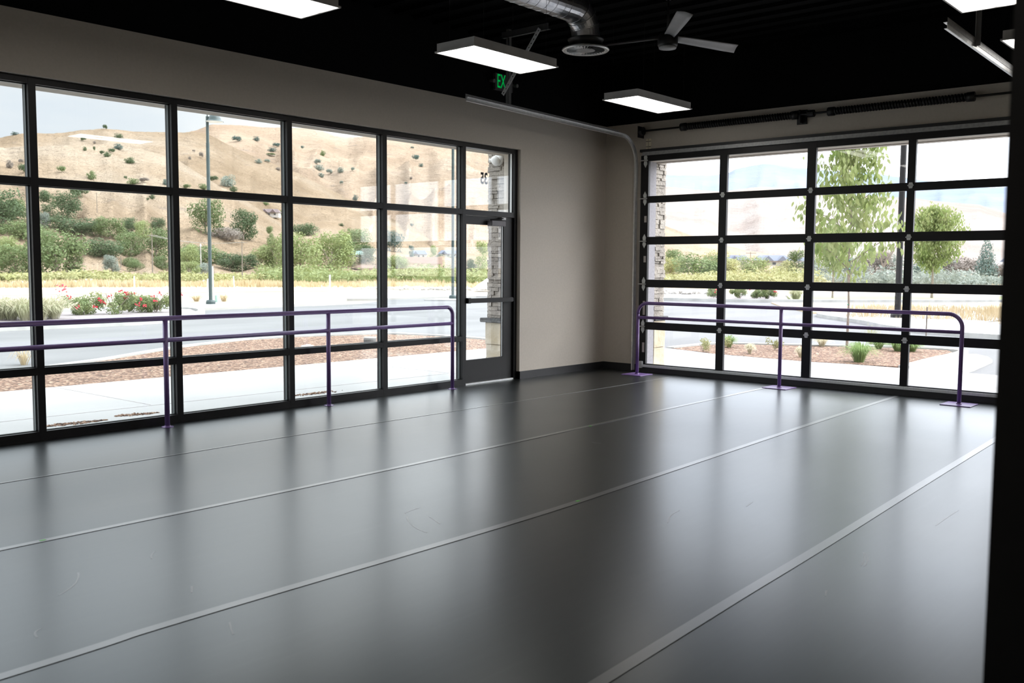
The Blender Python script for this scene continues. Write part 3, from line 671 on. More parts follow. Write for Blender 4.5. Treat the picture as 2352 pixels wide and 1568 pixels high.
# ------------------------------------------------------------------ ceiling fan
FZ = 3.85
fn = thing('ceiling_fan', 'three-bladed grey ceiling fan right of the round vent', 'fan', (-2.94, -2.92, FZ))
b = B(); lathe(b, [(0.035, 0.09), (0.085, 0.075), (0.105, 0.05), (0.105, -0.035), (0.095, -0.055)], 0, 0, 28); obj('motor', b, M['blackmetal'], fn, True)
b = B(); lathe(b, [(0.094, -0.056), (0.088, -0.075), (0.05, -0.083)], 0, 0, 28); obj('hub_cap', b, M['fan'], fn, True)
b = B(); tube(b, [(0, 0, 0.08), (0, 0, CEIL-FZ)], 0.012, 10); lathe(b, [(0.03, CEIL-FZ-0.09), (0.07, CEIL-FZ-0.03), (0.07, CEIL-FZ)], 0, 0, 20); obj('downrod', b, M['blackmetal'], fn, True)
for deg in (-19, 101, 221):
    b = B(); n = 8; W0, W1 = 0.075, 0.105
    rows_ = []
    for i in range(n+1):
        t_ = i/n; u = 0.09+0.86*t_; w_ = W0+(W1-W0)*min(1, t_*1.2)
        ln = []
        for v, cam_ in ((-1, -0.008), (-0.5, 0.0), (0, 0.004), (0.5, 0.0), (1, -0.008)):
            uu = u+(v*0.035 if i == n else 0)
            ln.append(Vector((uu, v*w_*0.66, 0.045+cam_-v*w_*0.22)))
        rows_.append(ln)
    top = [[b.verts.new(p+Vector((0, 0, 0.004))) for p in ln] for ln in rows_]; bot = [[b.verts.new(p-Vector((0, 0, 0.004))) for p in ln] for ln in rows_]
    for i in range(n):
        for j in range(4):
            b.faces.new((top[i][j], top[i+1][j], top[i+1][j+1], top[i][j+1])); b.faces.new((bot[i][j], bot[i][j+1], bot[i+1][j+1], bot[i+1][j]))
    for i in range(n):
        b.faces.new((top[i][0], bot[i][0], bot[i+1][0], top[i+1][0])); b.faces.new((top[i][4], top[i+1][4], bot[i+1][4], bot[i][4]))
    for j in range(4):
        b.faces.new((top[0][j], top[0][j+1], bot[0][j+1], bot[0][j])); b.faces.new((top[n][j], bot[n][j], bot[n][j+1], top[n][j+1]))
    bl = obj('blade', b, M['fan'], fn, True); bl.rotation_euler = (0, 0, math.radians(deg))

# ------------------------------------------------------------------ stone pier at the corner outside
sp = thing('stone_pier', 'ledgestone corner pier on a tall sandstone base', 'pier', (-1.2, 0.5, -0.1))
off = Vector((1.2, -0.5, 0.1))
rs = random.Random(3)
def stone_face(bm, origin, du_, length, nrm, z0, z1, hmin, hmax, wmin, wmax, dep):
    z = z0
    while z < z1-0.01:
        h = min(rs.uniform(hmin, hmax), z1-z); u = 0
        if z1-z-h < 0.02: h = z1-z
        while u < length-0.001:
            w_ = min(rs.uniform(wmin, wmax), length-u)
            if length-u-w_ < 0.04: w_ = length-u
            e = rs.uniform(0.0, dep)
            g_ = 0.0018
            o_ = Vector(origin)+Vector(du_)*(u+g_); a = Vector(du_)*(w_-2*g_); n_ = Vector(nrm)
            pts = []
            for dn in (-0.05, e):
                for (k, zz) in ((0, z+g_), (1, z+g_), (1, z+h-g_), (0, z+h-g_)):
                    j = Vector((rs.uniform(-.004, .004), rs.uniform(-.004, .004), rs.uniform(-.004, .004))) if dn == e else Vector()
                    pts.append(bm.verts.new(o_+a*k+n_*dn+Vector((0, 0, zz))+j+off))
            for f_ in ((4, 5, 6, 7), (0, 1, 5, 4), (1, 2, 6, 5), (2, 3, 7, 6), (3, 0, 4, 7), (3, 2, 1, 0)): bm.faces.new([pts[q] for q in f_])
            u += w_
        z += h
def pier_faces(bm, x0, x1, y0, y1, ys_, z0, z1, *a):
    stone_face(bm, (x0, OUTN, 0), (0, 1, 0), y1-OUTN, (-1, 0, 0), z0, z1, *a)        # west face
    stone_face(bm, (x0, y1, 0), (1, 0, 0), x1-x0, (0, 1, 0), z0, z1, *a)             # north face
    stone_face(bm, (0.30, ys_, 0), (1, 0, 0), x1-0.30, (0, -1, 0), z0, z1, *a)        # south face
    stone_face(bm, (x1, ys_, 0), (0, 1, 0), y1-ys_, (1, 0, 0), z0, z1, *a)           # east face
b = B(); pier_faces(b, -1.70, 0.585, 0, 0.70, -0.745, 0.79, 3.5, 0.03, 0.07, 0.07, 0.19, 0.03); bmesh.ops.recalc_face_normals(b, faces=b.faces[:]); obj('ledgestone_facing', b, M['stone'], sp)
b = B()
for (x0, x1, y0, y1) in ((-1.68, 0.57, OUTN, 0.69), (0.30, 0.57, -0.735, OUTN)): box(b, x0+off.x+0.003, x1+off.x, y0+off.y+0.003, y1+off.y, 0, 3.6)
obj('pier_core', b, M['capstone'], sp)
b = B(); box(b, -1.79+off.x, 0.66+off.x, OUTN+off.y, 0.79+off.y, 0.83, 0.89); box(b, 0.30+off.x, 0.66+off.x, -0.80+off.y, OUTN+off.y, 0.83, 0.89); bevel(b, 0.008); obj('capstone', b, M['capstone'], sp)
b = B(); pier_faces(b, -1.72, 0.61, 0, 0.72, -0.775, -0.1, 0.73, 0.17, 0.46, 0.25, 0.7, 0.03); bmesh.ops.recalc_face_normals(b, faces=b.faces[:]); bevel(b, 0.006, 1); obj('sandstone_base', b, M['sandstone'], sp)
lm = thing('security_light', 'white round security light high on the stone pier', 'light', (-1.76, 0.48, 2.97))
b = B(); tube(b, [(0.03, 0, 0), (-0.02, 0, 0)], 0.075, 24); obj('back_plate', b, M['white'], lm, True)
b = B(); lathe(b, [(0.07, 0.0), (0.068, 0.03), (0.04, 0.055), (0.01, 0.06)], 0, 0, 20); o = obj('lamp_dome', b, M['white'], lm, True); o.rotation_euler = (0, -PI/2-0.5, 0); o.location = (-0.04, 0, -0.01)
b = B(); tube(b, [(-0.01, 0.07, 0.0), (-0.03, 0.13, 0.0)], [0.012, 0.028], 12); obj('sensor', b, M['white'], lm, True)

# ------------------------------------------------------------------ ground outside
GZ = -0.16
def plate(name, poly, z0, z1, m, label, cat, kind='structure'):
    b = B(); prism(b, poly, z0, z1); o = obj(name, b, m); return tag(o, label, cat, kind=kind)
plate('dirt_lot', [(-160, 6), (-160, 115), (-60, 160), (160, 160), (180, 60), (180, -60), (20, -80), (4, -80), (4, 6)], -0.6, GZ-0.06, M['dirt'], 'pale dirt lot beyond the roads', 'ground')
plate('asphalt_road', [(-60, 4.5), (-60, 24.0), (-10, 24.6), (5.5, 22.9), (9.0, 23.2), (15.8, 24.2), (20, 27.3), (27, 27.0), (29.5, 22), (31, 14.0), (36, 8.6), (44, 3), (60, -8), (60, -50), (3.9, -50), (3.9, 4.5)], GZ-0.1, GZ, M['asphalt'], 'grey asphalt road curving round the building', 'road')
# sidewalk along the building
plate('concrete_sidewalk', [(-60, OUTN-0.3), (-60, 3.95), (-5, 3.93), (2.7, 3.88), (4.0, 2.6), (4.28, 1.4), (3.8, -0.2), (3.7, -4.8), (3.75, -30), (0.05, -30), (0.05, -6.5), (0.05, OUTN-0.3)], -0.3, -0.05, M['concrete'], 'pale concrete sidewalk around the building', 'sidewalk')
b = B()
for ln in ([(-13, 1.62), (-7.5, 1.58), (-4.3, 1.49), (-1.8, 1.4)], [(-1.75, 0.9), (-1.75, 3.9)], [(-6.3, 1.6), (-6.35, 3.93)], [(0.6, -1.9), (3.7, -1.9)], [(2.0, -0.8), (2.0, -20)], [(-10.5, 1.6), (-10.5, 3.93)]):
    ribbon(b, ln, 0.012, -0.0502, -0.0485)
tag(obj('sidewalk_joints', b, M['gravel']), 'thin dark joints across the sidewalk', 'sidewalk', kind='structure')
# mulch bed north
bedN = [(-14, 3.95), (-5, 3.93), (1.7, 3.9), (2.9, 4.1), (3.35, 5.4), (3.38, 6.6), (3.2, 7.6), (2.9, 8.2), (1.0, 8.78), (-0.3, 8.82), (-2.2, 8.1), (-4.1, 6.9), (-5.0, 6.45), (-7.0, 5.4), (-9, 4.8), (-14, 4.5)]
b = B(); prism(b, bedN, -0.25, -0.055); 
tag(obj('mulch_bed', b, M['mulch']), 'reddish bark mulch bed in front of the storefront windows', 'mulch', kind='stuff')
cl_ = smoothline([(-20, 4.3), (-14, 4.6), (-9, 4.9), (-7, 5.5), (-5.0, 6.55), (-4.1, 7.0), (-2.2, 8.2), (-0.3, 8.9), (1.0, 8.86), (2.92, 8.3), (3.35, 7.4), (3.5, 6.6), (3.5, 5.4), (3.1, 4.2), (2.75, 3.9)], 5)
b = B(); ribbon(b, [(p.x, p.y) for p in cl_], 0.16, -0.28, -0.03); tag(obj('curb', b, M['curb']), 'white curb edging the mulch bed by the windows', 'curb', kind='structure')
# mulch bed east
bedE = [(4.28, 1.34), (5.0, 1.28), (5.95, 1.1), (6.7, -0.3), (7.6, -1.9), (7.7, -2.75), (7.2, -3.0), (5.5, -3.05), (4.3, -3.1), (3.86, -3.1), (3.66, -1.66), (3.86, 0.18)]
b = B(); prism(b, bedE, -0.25, -0.045); tag(obj('mulch_bed', b, M['mulch']), 'reddish bark mulch bed with small shrubs outside the garage door', 'mulch', kind='stuff')
b = B(); ribbon(b, [(p.x, p.y) for p in smoothline([(4.28, 1.36), (5.0, 1.34), (6.0, 1.16), (6.8, -0.3), (7.72, -1.9), (7.8, -2.85), (7.3, -3.12), (5.5, -3.15), (4.3, -3.2), (3.86, -3.2)], 5)], 0.17, -0.28, -0.02); tag(obj('curb', b, M['curb']), 'concrete curb round the mulch bed outside the garage door', 'curb', kind='structure')
plate('concrete_gutter', [(3.8, -3.28), (5.5, -3.24), (7.3, -3.2), (7.9, -2.95), (8.0, -3.2), (7.6, -3.5), (6.9, -3.75), (5.2, -3.9), (3.8, -3.92)], -0.3, -0.11, M['curb'], 'concrete gutter apron beside the curb', 'gutter')
# rose island across the road
isl = [(-40, 16.9), (-2.2, 16.75), (0.6, 16.75), (2.2, 17.1), (3.4, 18.2), (5.6, 20.6), (6.5, 22.6), (5.6, 23.2), (0, 23.6), (-40, 24.0)]
b = B(); prism(b, isl, -0.3, GZ+0.10); tag(obj('planting_island', b, M['gravel']), 'gravel mulched island across the road under the roses', 'planting bed', kind='structure')
b = B(); ribbon(b, [(p.x, p.y) for p in smoothline([(-40, 16.8), (-2.2, 16.6), (0.6, 16.62), (2.3, 17.0), (3.5, 18.1), (5.7, 20.5), (6.65, 22.7), (5.6, 23.35), (0, 23.75), (-40, 24.1)], 5)], 0.22, -0.35, GZ+0.14); tag(obj('curb', b, M['curb']), 'curved curb round the rose island', 'curb', kind='structure')
plate('rose_verge', [(29.6, 22), (31.2, 14.4), (33.3, 12.1), (41.4, 16.1), (40, 17.5), (36, 27)], -0.4, GZ+0.07, M['gravel'], 'gravel strip under the distant roses', 'planting bed')
# lamp plaza + far walk
plate('concrete_walk', [(5.0, 24.3), (7.6, 23.6), (10.3, 23.9), (13.5, 24.7), (12.5, 27.5), (10.5, 28.6), (7.0, 27.5), (4.0, 26.2)], -0.4, GZ+0.06, M['concrete'], 'pale concrete corner walk under the bell lamp post', 'sidewalk')
plate('concrete_walk', [(18.5, 28.5), (20.2, 27.6), (22.5, 27.5), (26.5, 27.2), (28.5, 24.6), (30.5, 26.5), (27.5, 30.3), (21.0, 30.3)], -0.4, GZ+0.06, M['concrete'], 'far pale concrete walk behind the second lamp post', 'sidewalk')
plate('concrete_walk', [(22.0, 23.0), (24.0, 24.6), (22.9, 26.4), (20.6, 25.2)], -0.4, GZ+0.05, M['concrete'], 'small concrete pad under the far lamp post', 'sidewalk')
# east corner walk
ew = [(13.35, -2.7), (14.8, 0.3), (17.3, 2.2), (20.4, 4.9), (22.4, 5.5), (25.5, 3.2), (29.5, 1.2), (33, -3), (28, -5), (23.2, -0.5), (20.0, -0.3), (17.5, -1.9), (15.0, -3.4)]
plate('concrete_walk', ew, -0.4, GZ+0.08, M['concrete'], 'pale concrete corner walk around the dark lamp post', 'sidewalk')
b = B(); ribbon(b, [(p.x, p.y) for p in smoothline([(15.5, -4.2), (13.3, -2.8), (14.7, 0.4), (17.2, 2.35), (20.3, 5.05), (22.5, 5.7)], 5)], 0.2, -0.4, GZ+0.12); tag(obj('curb', b, M['curb']), 'curb round the corner walk beyond the garage door', 'curb', kind='structure')
plate('dry_verge', [(20.1, -0.4), (23.3, -0.6), (28, -5.1), (24, -7), (16.5, -3.8), (17.6, -2.2)], -0.4, GZ+0.06, M['dirt'], 'dry weedy ground inside the corner walk', 'ground')
plate('dry_verge', [(22.4, 6.3), (26, 4.4), (30, 2.4), (40, -2), (44, 2.0), (36, 7.4), (31, 12.0), (27, 9.6)], -0.4, GZ+0.05, M['drygrass'], 'golden dry grass patch behind the dark lamp post', 'ground')
plate('lawn_strip', [(33.4, 12.0), (36.0, 9.0), (44, 3.4), (62, -6), (66, -2), (48, 9.5), (41.5, 16)], -0.4, GZ+0.07, M['lawn'], 'far green lawn strip across the road', 'lawn')
b = B(); ribbon(b, [(p.x, p.y) for p in smoothline([(27.2, 27.0), (29.4, 22), (31, 14.2), (35.8, 8.8), (43.8, 3.1), (62, -7)], 6)], 0.28, -0.4, GZ+0.16); tag(obj('curb', b, M['curb']), 'long pale curb on the far side of the east road', 'curb', kind='structure')
plate('concrete_walk', [(30.8, 26), (37, 27), (41, 18.2), (49, 10.2), (67, -1.0), (69, 1), (51, 12.2), (43, 20.5), (38.5, 30), (30, 29)], -0.4, GZ+0.05, M['concrete'], 'distant pale concrete walk behind the lawn strip', 'sidewalk')
plate('dry_verge', [(-160, 44), (14, 46), (40, 42), (64, 30), (82, 10), (88, -30), (150, -30), (140, 60), (64, 92), (20, 92), (-160, 90)], -0.4, GZ-0.03, M['drygrass'], 'wide golden dry field before the trees', 'field')

# ------------------------------------------------------------------ hills
TERR = []
def hill(name, pts, r0, r1, m, label, z0=-0.4, power=1.35, amp=0.05, nr=46, step=6, seed=0, back=0.3):
    pts = sorted(pts); bm = B(); xs = []
    x = pts[0][0]
    while x <= pts[-1][0]: xs.append(x); x += step
    def ridge(x):
        for (a, ya), (c, yc) in zip(pts, pts[1:]):
            if a <= x <= c:
                t = (x-a)/(c-a); return ya+(yc-ya)*t
        return pts[-1][1]
    grid = []
    for x in xs:
        y = ridge(x)+2.0*noise.noise(Vector((x*0.03, seed, 0)))+1.0*noise.noise(Vector((x*0.11, seed, 3)))
        d = ray(x, y); h = Vector((d.x, d.y)); L_ = h.length; dirv = h/L_; el = d.z/L_
        rr = r1*(1+0.06*noise.noise(Vector((x*0.004, seed, 9))))
        H = CAM.z+rr*el
        col_ = []
        for j in range(nr+1):
            t = j/nr
            if t <= 1-back*0.5:
                s = t/(1-back*0.5); R_ = r0+(rr-r0)*s; base = z0+(H-z0)*(s**power)
                p = Vector((CAM.x+dirv.x*R_, CAM.y+dirv.y*R_, 0)); q = p*(7.0/r1)+Vector((seed*13.1, 0, 0))
                a_ = amp*H*math.sin(PI*min(1, s))**0.8 if 0 < s < 1 else 0
                nz = noise.fractal(q, 0.9, 2.1, 5)
                gul = abs(noise.noise(Vector((x*0.012+seed, s*1.2, 4.0))))
                z = base+a_*(nz*1.1-gul*1.6)
                # keep the visible crest: never rise above the crest line
                z = min(z, CAM.z+R_*el*0.985 if s < 0.97 else H)
            else:
                s = (t-(1-back*0.5))/(back*0.5); R_ = rr*(1+0.25*s); z = H*(1-0.45*s*s)
            if j == 0: z = z0-2
            col_.append(bm.verts.new((CAM.x+dirv.x*R_, CAM.y+dirv.y*R_, z)))
        grid.append(col_)
    for a, c in zip(grid, grid[1:]):
        for j in range(nr): bm.faces.new((a[j], c[j], c[j+1], a[j+1]))
    bmesh.ops.recalc_face_normals(bm, faces=bm.faces[:])
    TERR.append(BVHTree.FromBMesh(bm))
    o = obj(name, bm, m, smooth=True); return tag(o, label, 'hill', kind='structure')
A1 = [(-260, 330), (0, 338), (100, 335), (240, 330), (330, 342), (409, 366), (444, 390), (482, 413), (507, 430), (538, 441), (559, 457), (610, 490), (648, 515), (700, 545), (760, 575), (820, 600), (880, 618)]
A2 = [(-260, 325), (0, 316), (50, 305), (120, 306), (200, 297), (240, 294), (300, 301), (390, 303), (440, 302), (477, 306), (523, 331), (560, 348), (640, 380), (700, 405), (793, 452), (850, 480), (900, 500), (1000, 530), (1100, 560), (1250, 600), (1400, 615)]
HB = [(350, 330), (400, 315), (430, 304), (453, 298), (485, 286), (550, 287), (600, 292), (700, 294), (745, 301), (770, 312), (800, 316), (850, 312), (900, 308), (1000, 312), (1080, 318), (1120, 325), (1200, 350), (1300, 420), (1400, 500), (1500, 570), (1560, 612)]
HC2 = [(1250, 540), (1350, 510), (1450, 505), (1526, 517), (1600, 545), (1700, 572), (1850, 598), (1900, 608)]
HC = [(1000, 480), (1400, 450), (1530, 428), (1600, 436), (1660, 440), (1750, 428), (1850, 440), (1950, 448), (2100, 455), (2150, 462), (2250, 470), (2345, 500), (2520, 530), (2700, 560)]
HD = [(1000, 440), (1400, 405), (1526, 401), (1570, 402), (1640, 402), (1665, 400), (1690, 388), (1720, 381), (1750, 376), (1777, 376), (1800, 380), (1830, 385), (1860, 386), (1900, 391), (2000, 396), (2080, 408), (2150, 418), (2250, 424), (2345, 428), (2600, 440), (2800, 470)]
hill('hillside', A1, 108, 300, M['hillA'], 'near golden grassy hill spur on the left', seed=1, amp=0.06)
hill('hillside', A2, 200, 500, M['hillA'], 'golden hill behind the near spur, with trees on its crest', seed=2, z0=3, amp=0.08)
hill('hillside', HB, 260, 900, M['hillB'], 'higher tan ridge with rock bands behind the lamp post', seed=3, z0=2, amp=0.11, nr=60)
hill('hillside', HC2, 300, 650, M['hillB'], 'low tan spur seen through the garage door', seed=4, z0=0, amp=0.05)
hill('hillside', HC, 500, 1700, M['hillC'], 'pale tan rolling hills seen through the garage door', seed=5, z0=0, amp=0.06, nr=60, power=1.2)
hill('mountain', HD, 1500, 4200, M['hillD'], 'distant haze-tinted blue mountain ridge', seed=6, z0=0, amp=0.07, power=1.2)
# flat valley floor under the hills
b = B(); prism(b, [(-400, -300), (-400, 700), (700, 900), (2600, 1500), (2600, -1500), (200, -600)], -3.0, -0.62); tag(obj('valley_floor', b, M['drygrass']), 'dry valley floor reaching the hills', 'ground', kind='structure')
def hit(px, py):
    d = ray(px, py); dn = d.normalized(); best = None
    for t in TERR:
        loc, nr_, idx, dist = t.ray_cast(CAM, dn)
        if loc and (best is None or dist < best[1]): best = (loc, dist)
    if d.z < 0:
        t_ = (GZ-CAM.z)/d.z; p = CAM+d*t_; dist = (p-CAM).length
        if best is None or dist < best[1]: best = (p, dist)
    if best is None: return CAM+d*300, (d*300).length
    return best

# ------------------------------------------------------------------ vegetation prototypes
def leaf_cloud(bm, c, r, n, size, rs_, squash=1.0, shell=0.55, elong=1.0):
    for _ in range(n):
        while True:
            v = Vector((rs_.gauss(0, 1), rs_.gauss(0, 1), rs_.gauss(0, 1)))
            if v.length > 0.01: break
        v.normalize(); rad = r*(shell+(1-shell)*rs_.random()**0.6)
        p = Vector(c)+Vector((v.x*rad, v.y*rad, v.z*rad*squash))
        nrm = (v+Vector((rs_.uniform(-.7, .7), rs_.uniform(-.7, .7), rs_.uniform(-.4, .9)))).normalized()
        t1 = nrm.orthogonal().normalized(); t1.rotate(Matrix.Rotation(rs_.uniform(0, 6.28), 3, nrm)); t2 = nrm.cross(t1)
        s = size*rs_.uniform(0.6, 1.3)
        q = [p-t1*s*elong, p-t2*s*0.5, p+t1*s*elong, p+t2*s*0.5]
        bm.faces.new([bm.verts.new(x) for x in q])
PROTO = {}
def crown_proto(key, blobs, n, size, seed, **kw):
    """unit-size crown: 1 wide, 1 tall, base at z=0"""
    rs_ = random.Random(seed); bm = B()
    tot = sum(r*r for *_, r in blobs)
    for x, y, z, r in blobs:
        leaf_cloud(bm, (x, y, z), r, int(n*r*r/tot), size, rs_, **kw)
    me = bpy.data.meshes.new('foliage'); bm.to_mesh(me); bm.free(); PROTO[key] = me
def rand_blobs(seed, k, wide=0.5, top=0.75, r0=0.16, r1=0.24, low=0.13):
    rs_ = random.Random(seed); out = []
    for i in range(k):
        a = rs_.uniform(0, 6.28); t = rs_.random(); z = low+(top-low)*t; R_ = (wide-0.2)*math.sqrt(max(0.05, 1-((z-0.42)/0.6)**2))*math.sqrt(rs_.random()) if True else 0
        out.append((R_*math.cos(a), R_*math.sin(a), z, rs_.uniform(r0, r1)))
    return out
crown_proto('round', rand_blobs(1, 16), 3400, 0.024, 11, shell=0.5)
crown_proto('round2', rand_blobs(2, 20, r0=0.12, r1=0.2), 3600, 0.024, 12, shell=0.5)
crown_proto('tall', rand_blobs(3, 16, wide=0.4, top=0.86, r0=0.11, r1=0.17), 3200, 0.022, 13, shell=0.5)
crown_proto('wide', [(x*1.0, y, z*0.9, r) for x, y, z, r in rand_blobs(4, 18, wide=0.56, top=0.68, low=0.18)], 3400, 0.026, 14, shell=0.5)
crown_proto('scrub', rand_blobs(5, 9, wide=0.52, top=0.6, r0=0.16, r1=0.26, low=0.15), 900, 0.05, 15, shell=0.45)
crown_proto('scrub2', rand_blobs(6, 7, wide=0.5, top=0.66, r0=0.18, r1=0.28, low=0.2), 800, 0.05, 16, shell=0.45)
crown_proto('conic', [(0, 0, 0.12+0.78*k/9, 0.30*(1-k/10)+0.03) for k in range(9)], 2600, 0.024, 17, shell=0.5)
TRUNK = None
def trunk_mesh():
    bm = B(); tube(bm, [(0, 0, -0.15), (0.005, 0, 0.15), (-0.01, 0.01, 0.45)], [0.03, 0.024, 0.012], 7)
    for a in (0.3, 2.4, 4.4): tube(bm, [(0, 0, 0.18), (0.12*math.cos(a), 0.12*math.sin(a), 0.38), (0.24*math.cos(a), 0.24*math.sin(a), 0.55)], [0.014, 0.009, 0.004], 5)
    me = bpy.data.meshes.new('trunk'); bm.to_mesh(me); bm.free(); return me
TRUNK = trunk_mesh()
LEAFVAR = {}
def leafmesh(proto, m):
    k = (proto, m)
    if k not in LEAFVAR:
        me = PROTO[proto].copy(); me.name = 'foliage'; me.materials.clear(); me.materials.append(M[m]); LEAFVAR[k] = me
    return LEAFVAR[k]
TRUNK.materials.append(M['bark'])
def plant(name, px, pyb, w, h, proto, m, label, cat, group, trunk=True, at=None, sink=0.06):
    """base centre seen at (px, pyb); w, h in pixels; standing on the ground there"""
    p, dist = at if at else hit(px, pyb)
    depth = (p-CAM).dot(FW); W_ = w*depth/FPX; H_ = h*depth/FPX
    t = thing(name, label, cat, (p.x, p.y, p.z-H_*sink), random.uniform(0, 6.28), group)
    c = bpy.data.objects.new('foliage', leafmesh(proto, m)); link(c); c.parent = t; c.scale = (W_, W_, H_)
    if trunk:
        k = bpy.data.objects.new('trunk', TRUNK); link(k); k.parent = t; k.scale = (W_*0.8, W_*0.8, H_)
    return t
def side(px):
    for lim, nm in ((72, 'the leftmost pane'), (398, 'the second window bay'), (662, 'the third window bay'), (880, 'the fourth window bay'), (1062, 'the fifth window bay'), (1200, 'the door glass'), (1655, 'the first garage column'), (1858, 'the second garage column'), (2085, 'the third garage column')):
        if px < lim: return nm
    return 'the last garage column'
ORD = ['first', 'second', 'third', 'fourth', 'fifth', 'sixth', 'seventh', 'eighth', 'ninth', 'tenth', 'eleventh', 'twelfth', 'thirteenth', 'fourteenth', 'fifteenth', 'sixteenth']
def rel(lst, i, key):                              # which one among its look-alikes of the same bay
    same = [k for k, e in enumerate(lst) if side(e[0]) == side(lst[i][0]) and key(e) == key(lst[i])]
    same.sort(key=lambda k: lst[k][0]); n = same.index(i)
    return ('the only ', '') if len(same) == 1 else (ORD[n]+' ', ' from the left')
CN = {'leaf_dark': 'dark green', 'leaf_mid': 'green', 'leaf_light': 'light green', 'leaf_yellow': 'yellow-green', 'leaf_silver': 'silvery', 'leaf_brown': 'grey-brown', 'leaf_blue': 'blue-green'}
# hillside shrubs: (px, base py, w, h, material)
HS = [(242, 298, 12, 13, 'leaf_dark'), (273, 318, 21, 12, 'leaf_dark'), (192, 324, 14, 10, 'leaf_dark'), (272, 343, 23, 14, 'leaf_blue'), (235, 355, 13, 10, 'leaf_dark'), (246, 360, 18, 12, 'leaf_dark'), (256, 351, 18, 11, 'leaf_dark'), (298, 375, 26, 15, 'leaf_dark'),
      (140, 396, 23, 16, 'leaf_mid'), (210, 412, 23, 21, 'leaf_mid'), (52, 397, 24, 22, 'leaf_dark'), (195, 346, 10, 10, 'leaf_dark'), (217, 347, 7, 12, 'leaf_dark'), (217, 330, 7, 7, 'leaf_brown'), (288, 412, 9, 9, 'leaf_dark'), (306, 423, 26, 15, 'leaf_mid'), (332, 419, 24, 12, 'leaf_brown'), (380, 425, 14, 15, 'leaf_blue'),
      (184, 452, 50, 24, 'leaf_dark'), (349, 457, 15, 12, 'leaf_dark'), (339, 461, 9, 8, 'leaf_dark'), (22, 386, 18, 20, 'leaf_brown'), (47, 375, 13, 11, 'leaf_brown'), (34, 310, 16, 8, 'leaf_blue'), (543, 326, 24, 15, 'leaf_blue'), (589, 324, 16, 12, 'leaf_blue'), (463, 363, 12, 15, 'leaf_brown'),
      (436, 366, 8, 8, 'leaf_brown'), (445, 349, 8, 6, 'leaf_brown'), (523, 428, 38, 28, 'leaf_silver'), (492, 417, 22, 14, 'leaf_dark'), (536, 440, 20, 13, 'leaf_dark'), (430, 434, 20, 12, 'leaf_mid'), (467, 435, 24, 14, 'leaf_mid'), (634, 338, 20, 11, 'leaf_blue'), (625, 348, 20, 10, 'leaf_blue'), (622, 358, 22, 7, 'leaf_mid'),
      (594, 375, 18, 11, 'leaf_silver'), (615, 373, 16, 8, 'leaf_silver'), (639, 391, 14, 8, 'leaf_brown'), (695, 342, 10, 8, 'leaf_blue'), (741, 358, 13, 13, 'leaf_mid'), (729, 378, 18, 14, 'leaf_silver'), (732, 391, 24, 14, 'leaf_silver'), (757, 400, 16, 13, 'leaf_silver'), (782, 396, 16, 14, 'leaf_silver'), (811, 393, 11, 10, 'leaf_silver'),
      (738, 407, 15, 11, 'leaf_silver'), (784, 424, 9, 10, 'leaf_silver'), (816, 460, 13, 14, 'leaf_blue'), (954, 369, 20, 15, 'leaf_blue'), (967, 383, 11, 9, 'leaf_blue'), (946, 521, 13, 9, 'leaf_blue'), (784, 519, 12, 7, 'leaf_dark'), (947, 341, 9, 5, 'leaf_blue'), (944, 411, 8, 6, 'leaf_brown'), (932, 423, 8, 6, 'leaf_blue'), (610, 471, 16, 9, 'leaf_mid'), (645, 500, 14, 18, 'leaf_mid')]
for i, (px, py, w_, h_, m_) in enumerate(HS):
    plant('hillside_shrub', px, py, w_*1.1, h_*1.3, 'scrub' if i % 2 else 'scrub2', m_, '%s%s shrub%s on the hill in %s' % (rel(HS, i, lambda e: e[4])[0], CN[m_], rel(HS, i, lambda e: e[4])[1], side(px)), 'shrub', 'shrubs dotted over the golden hills', trunk=False)
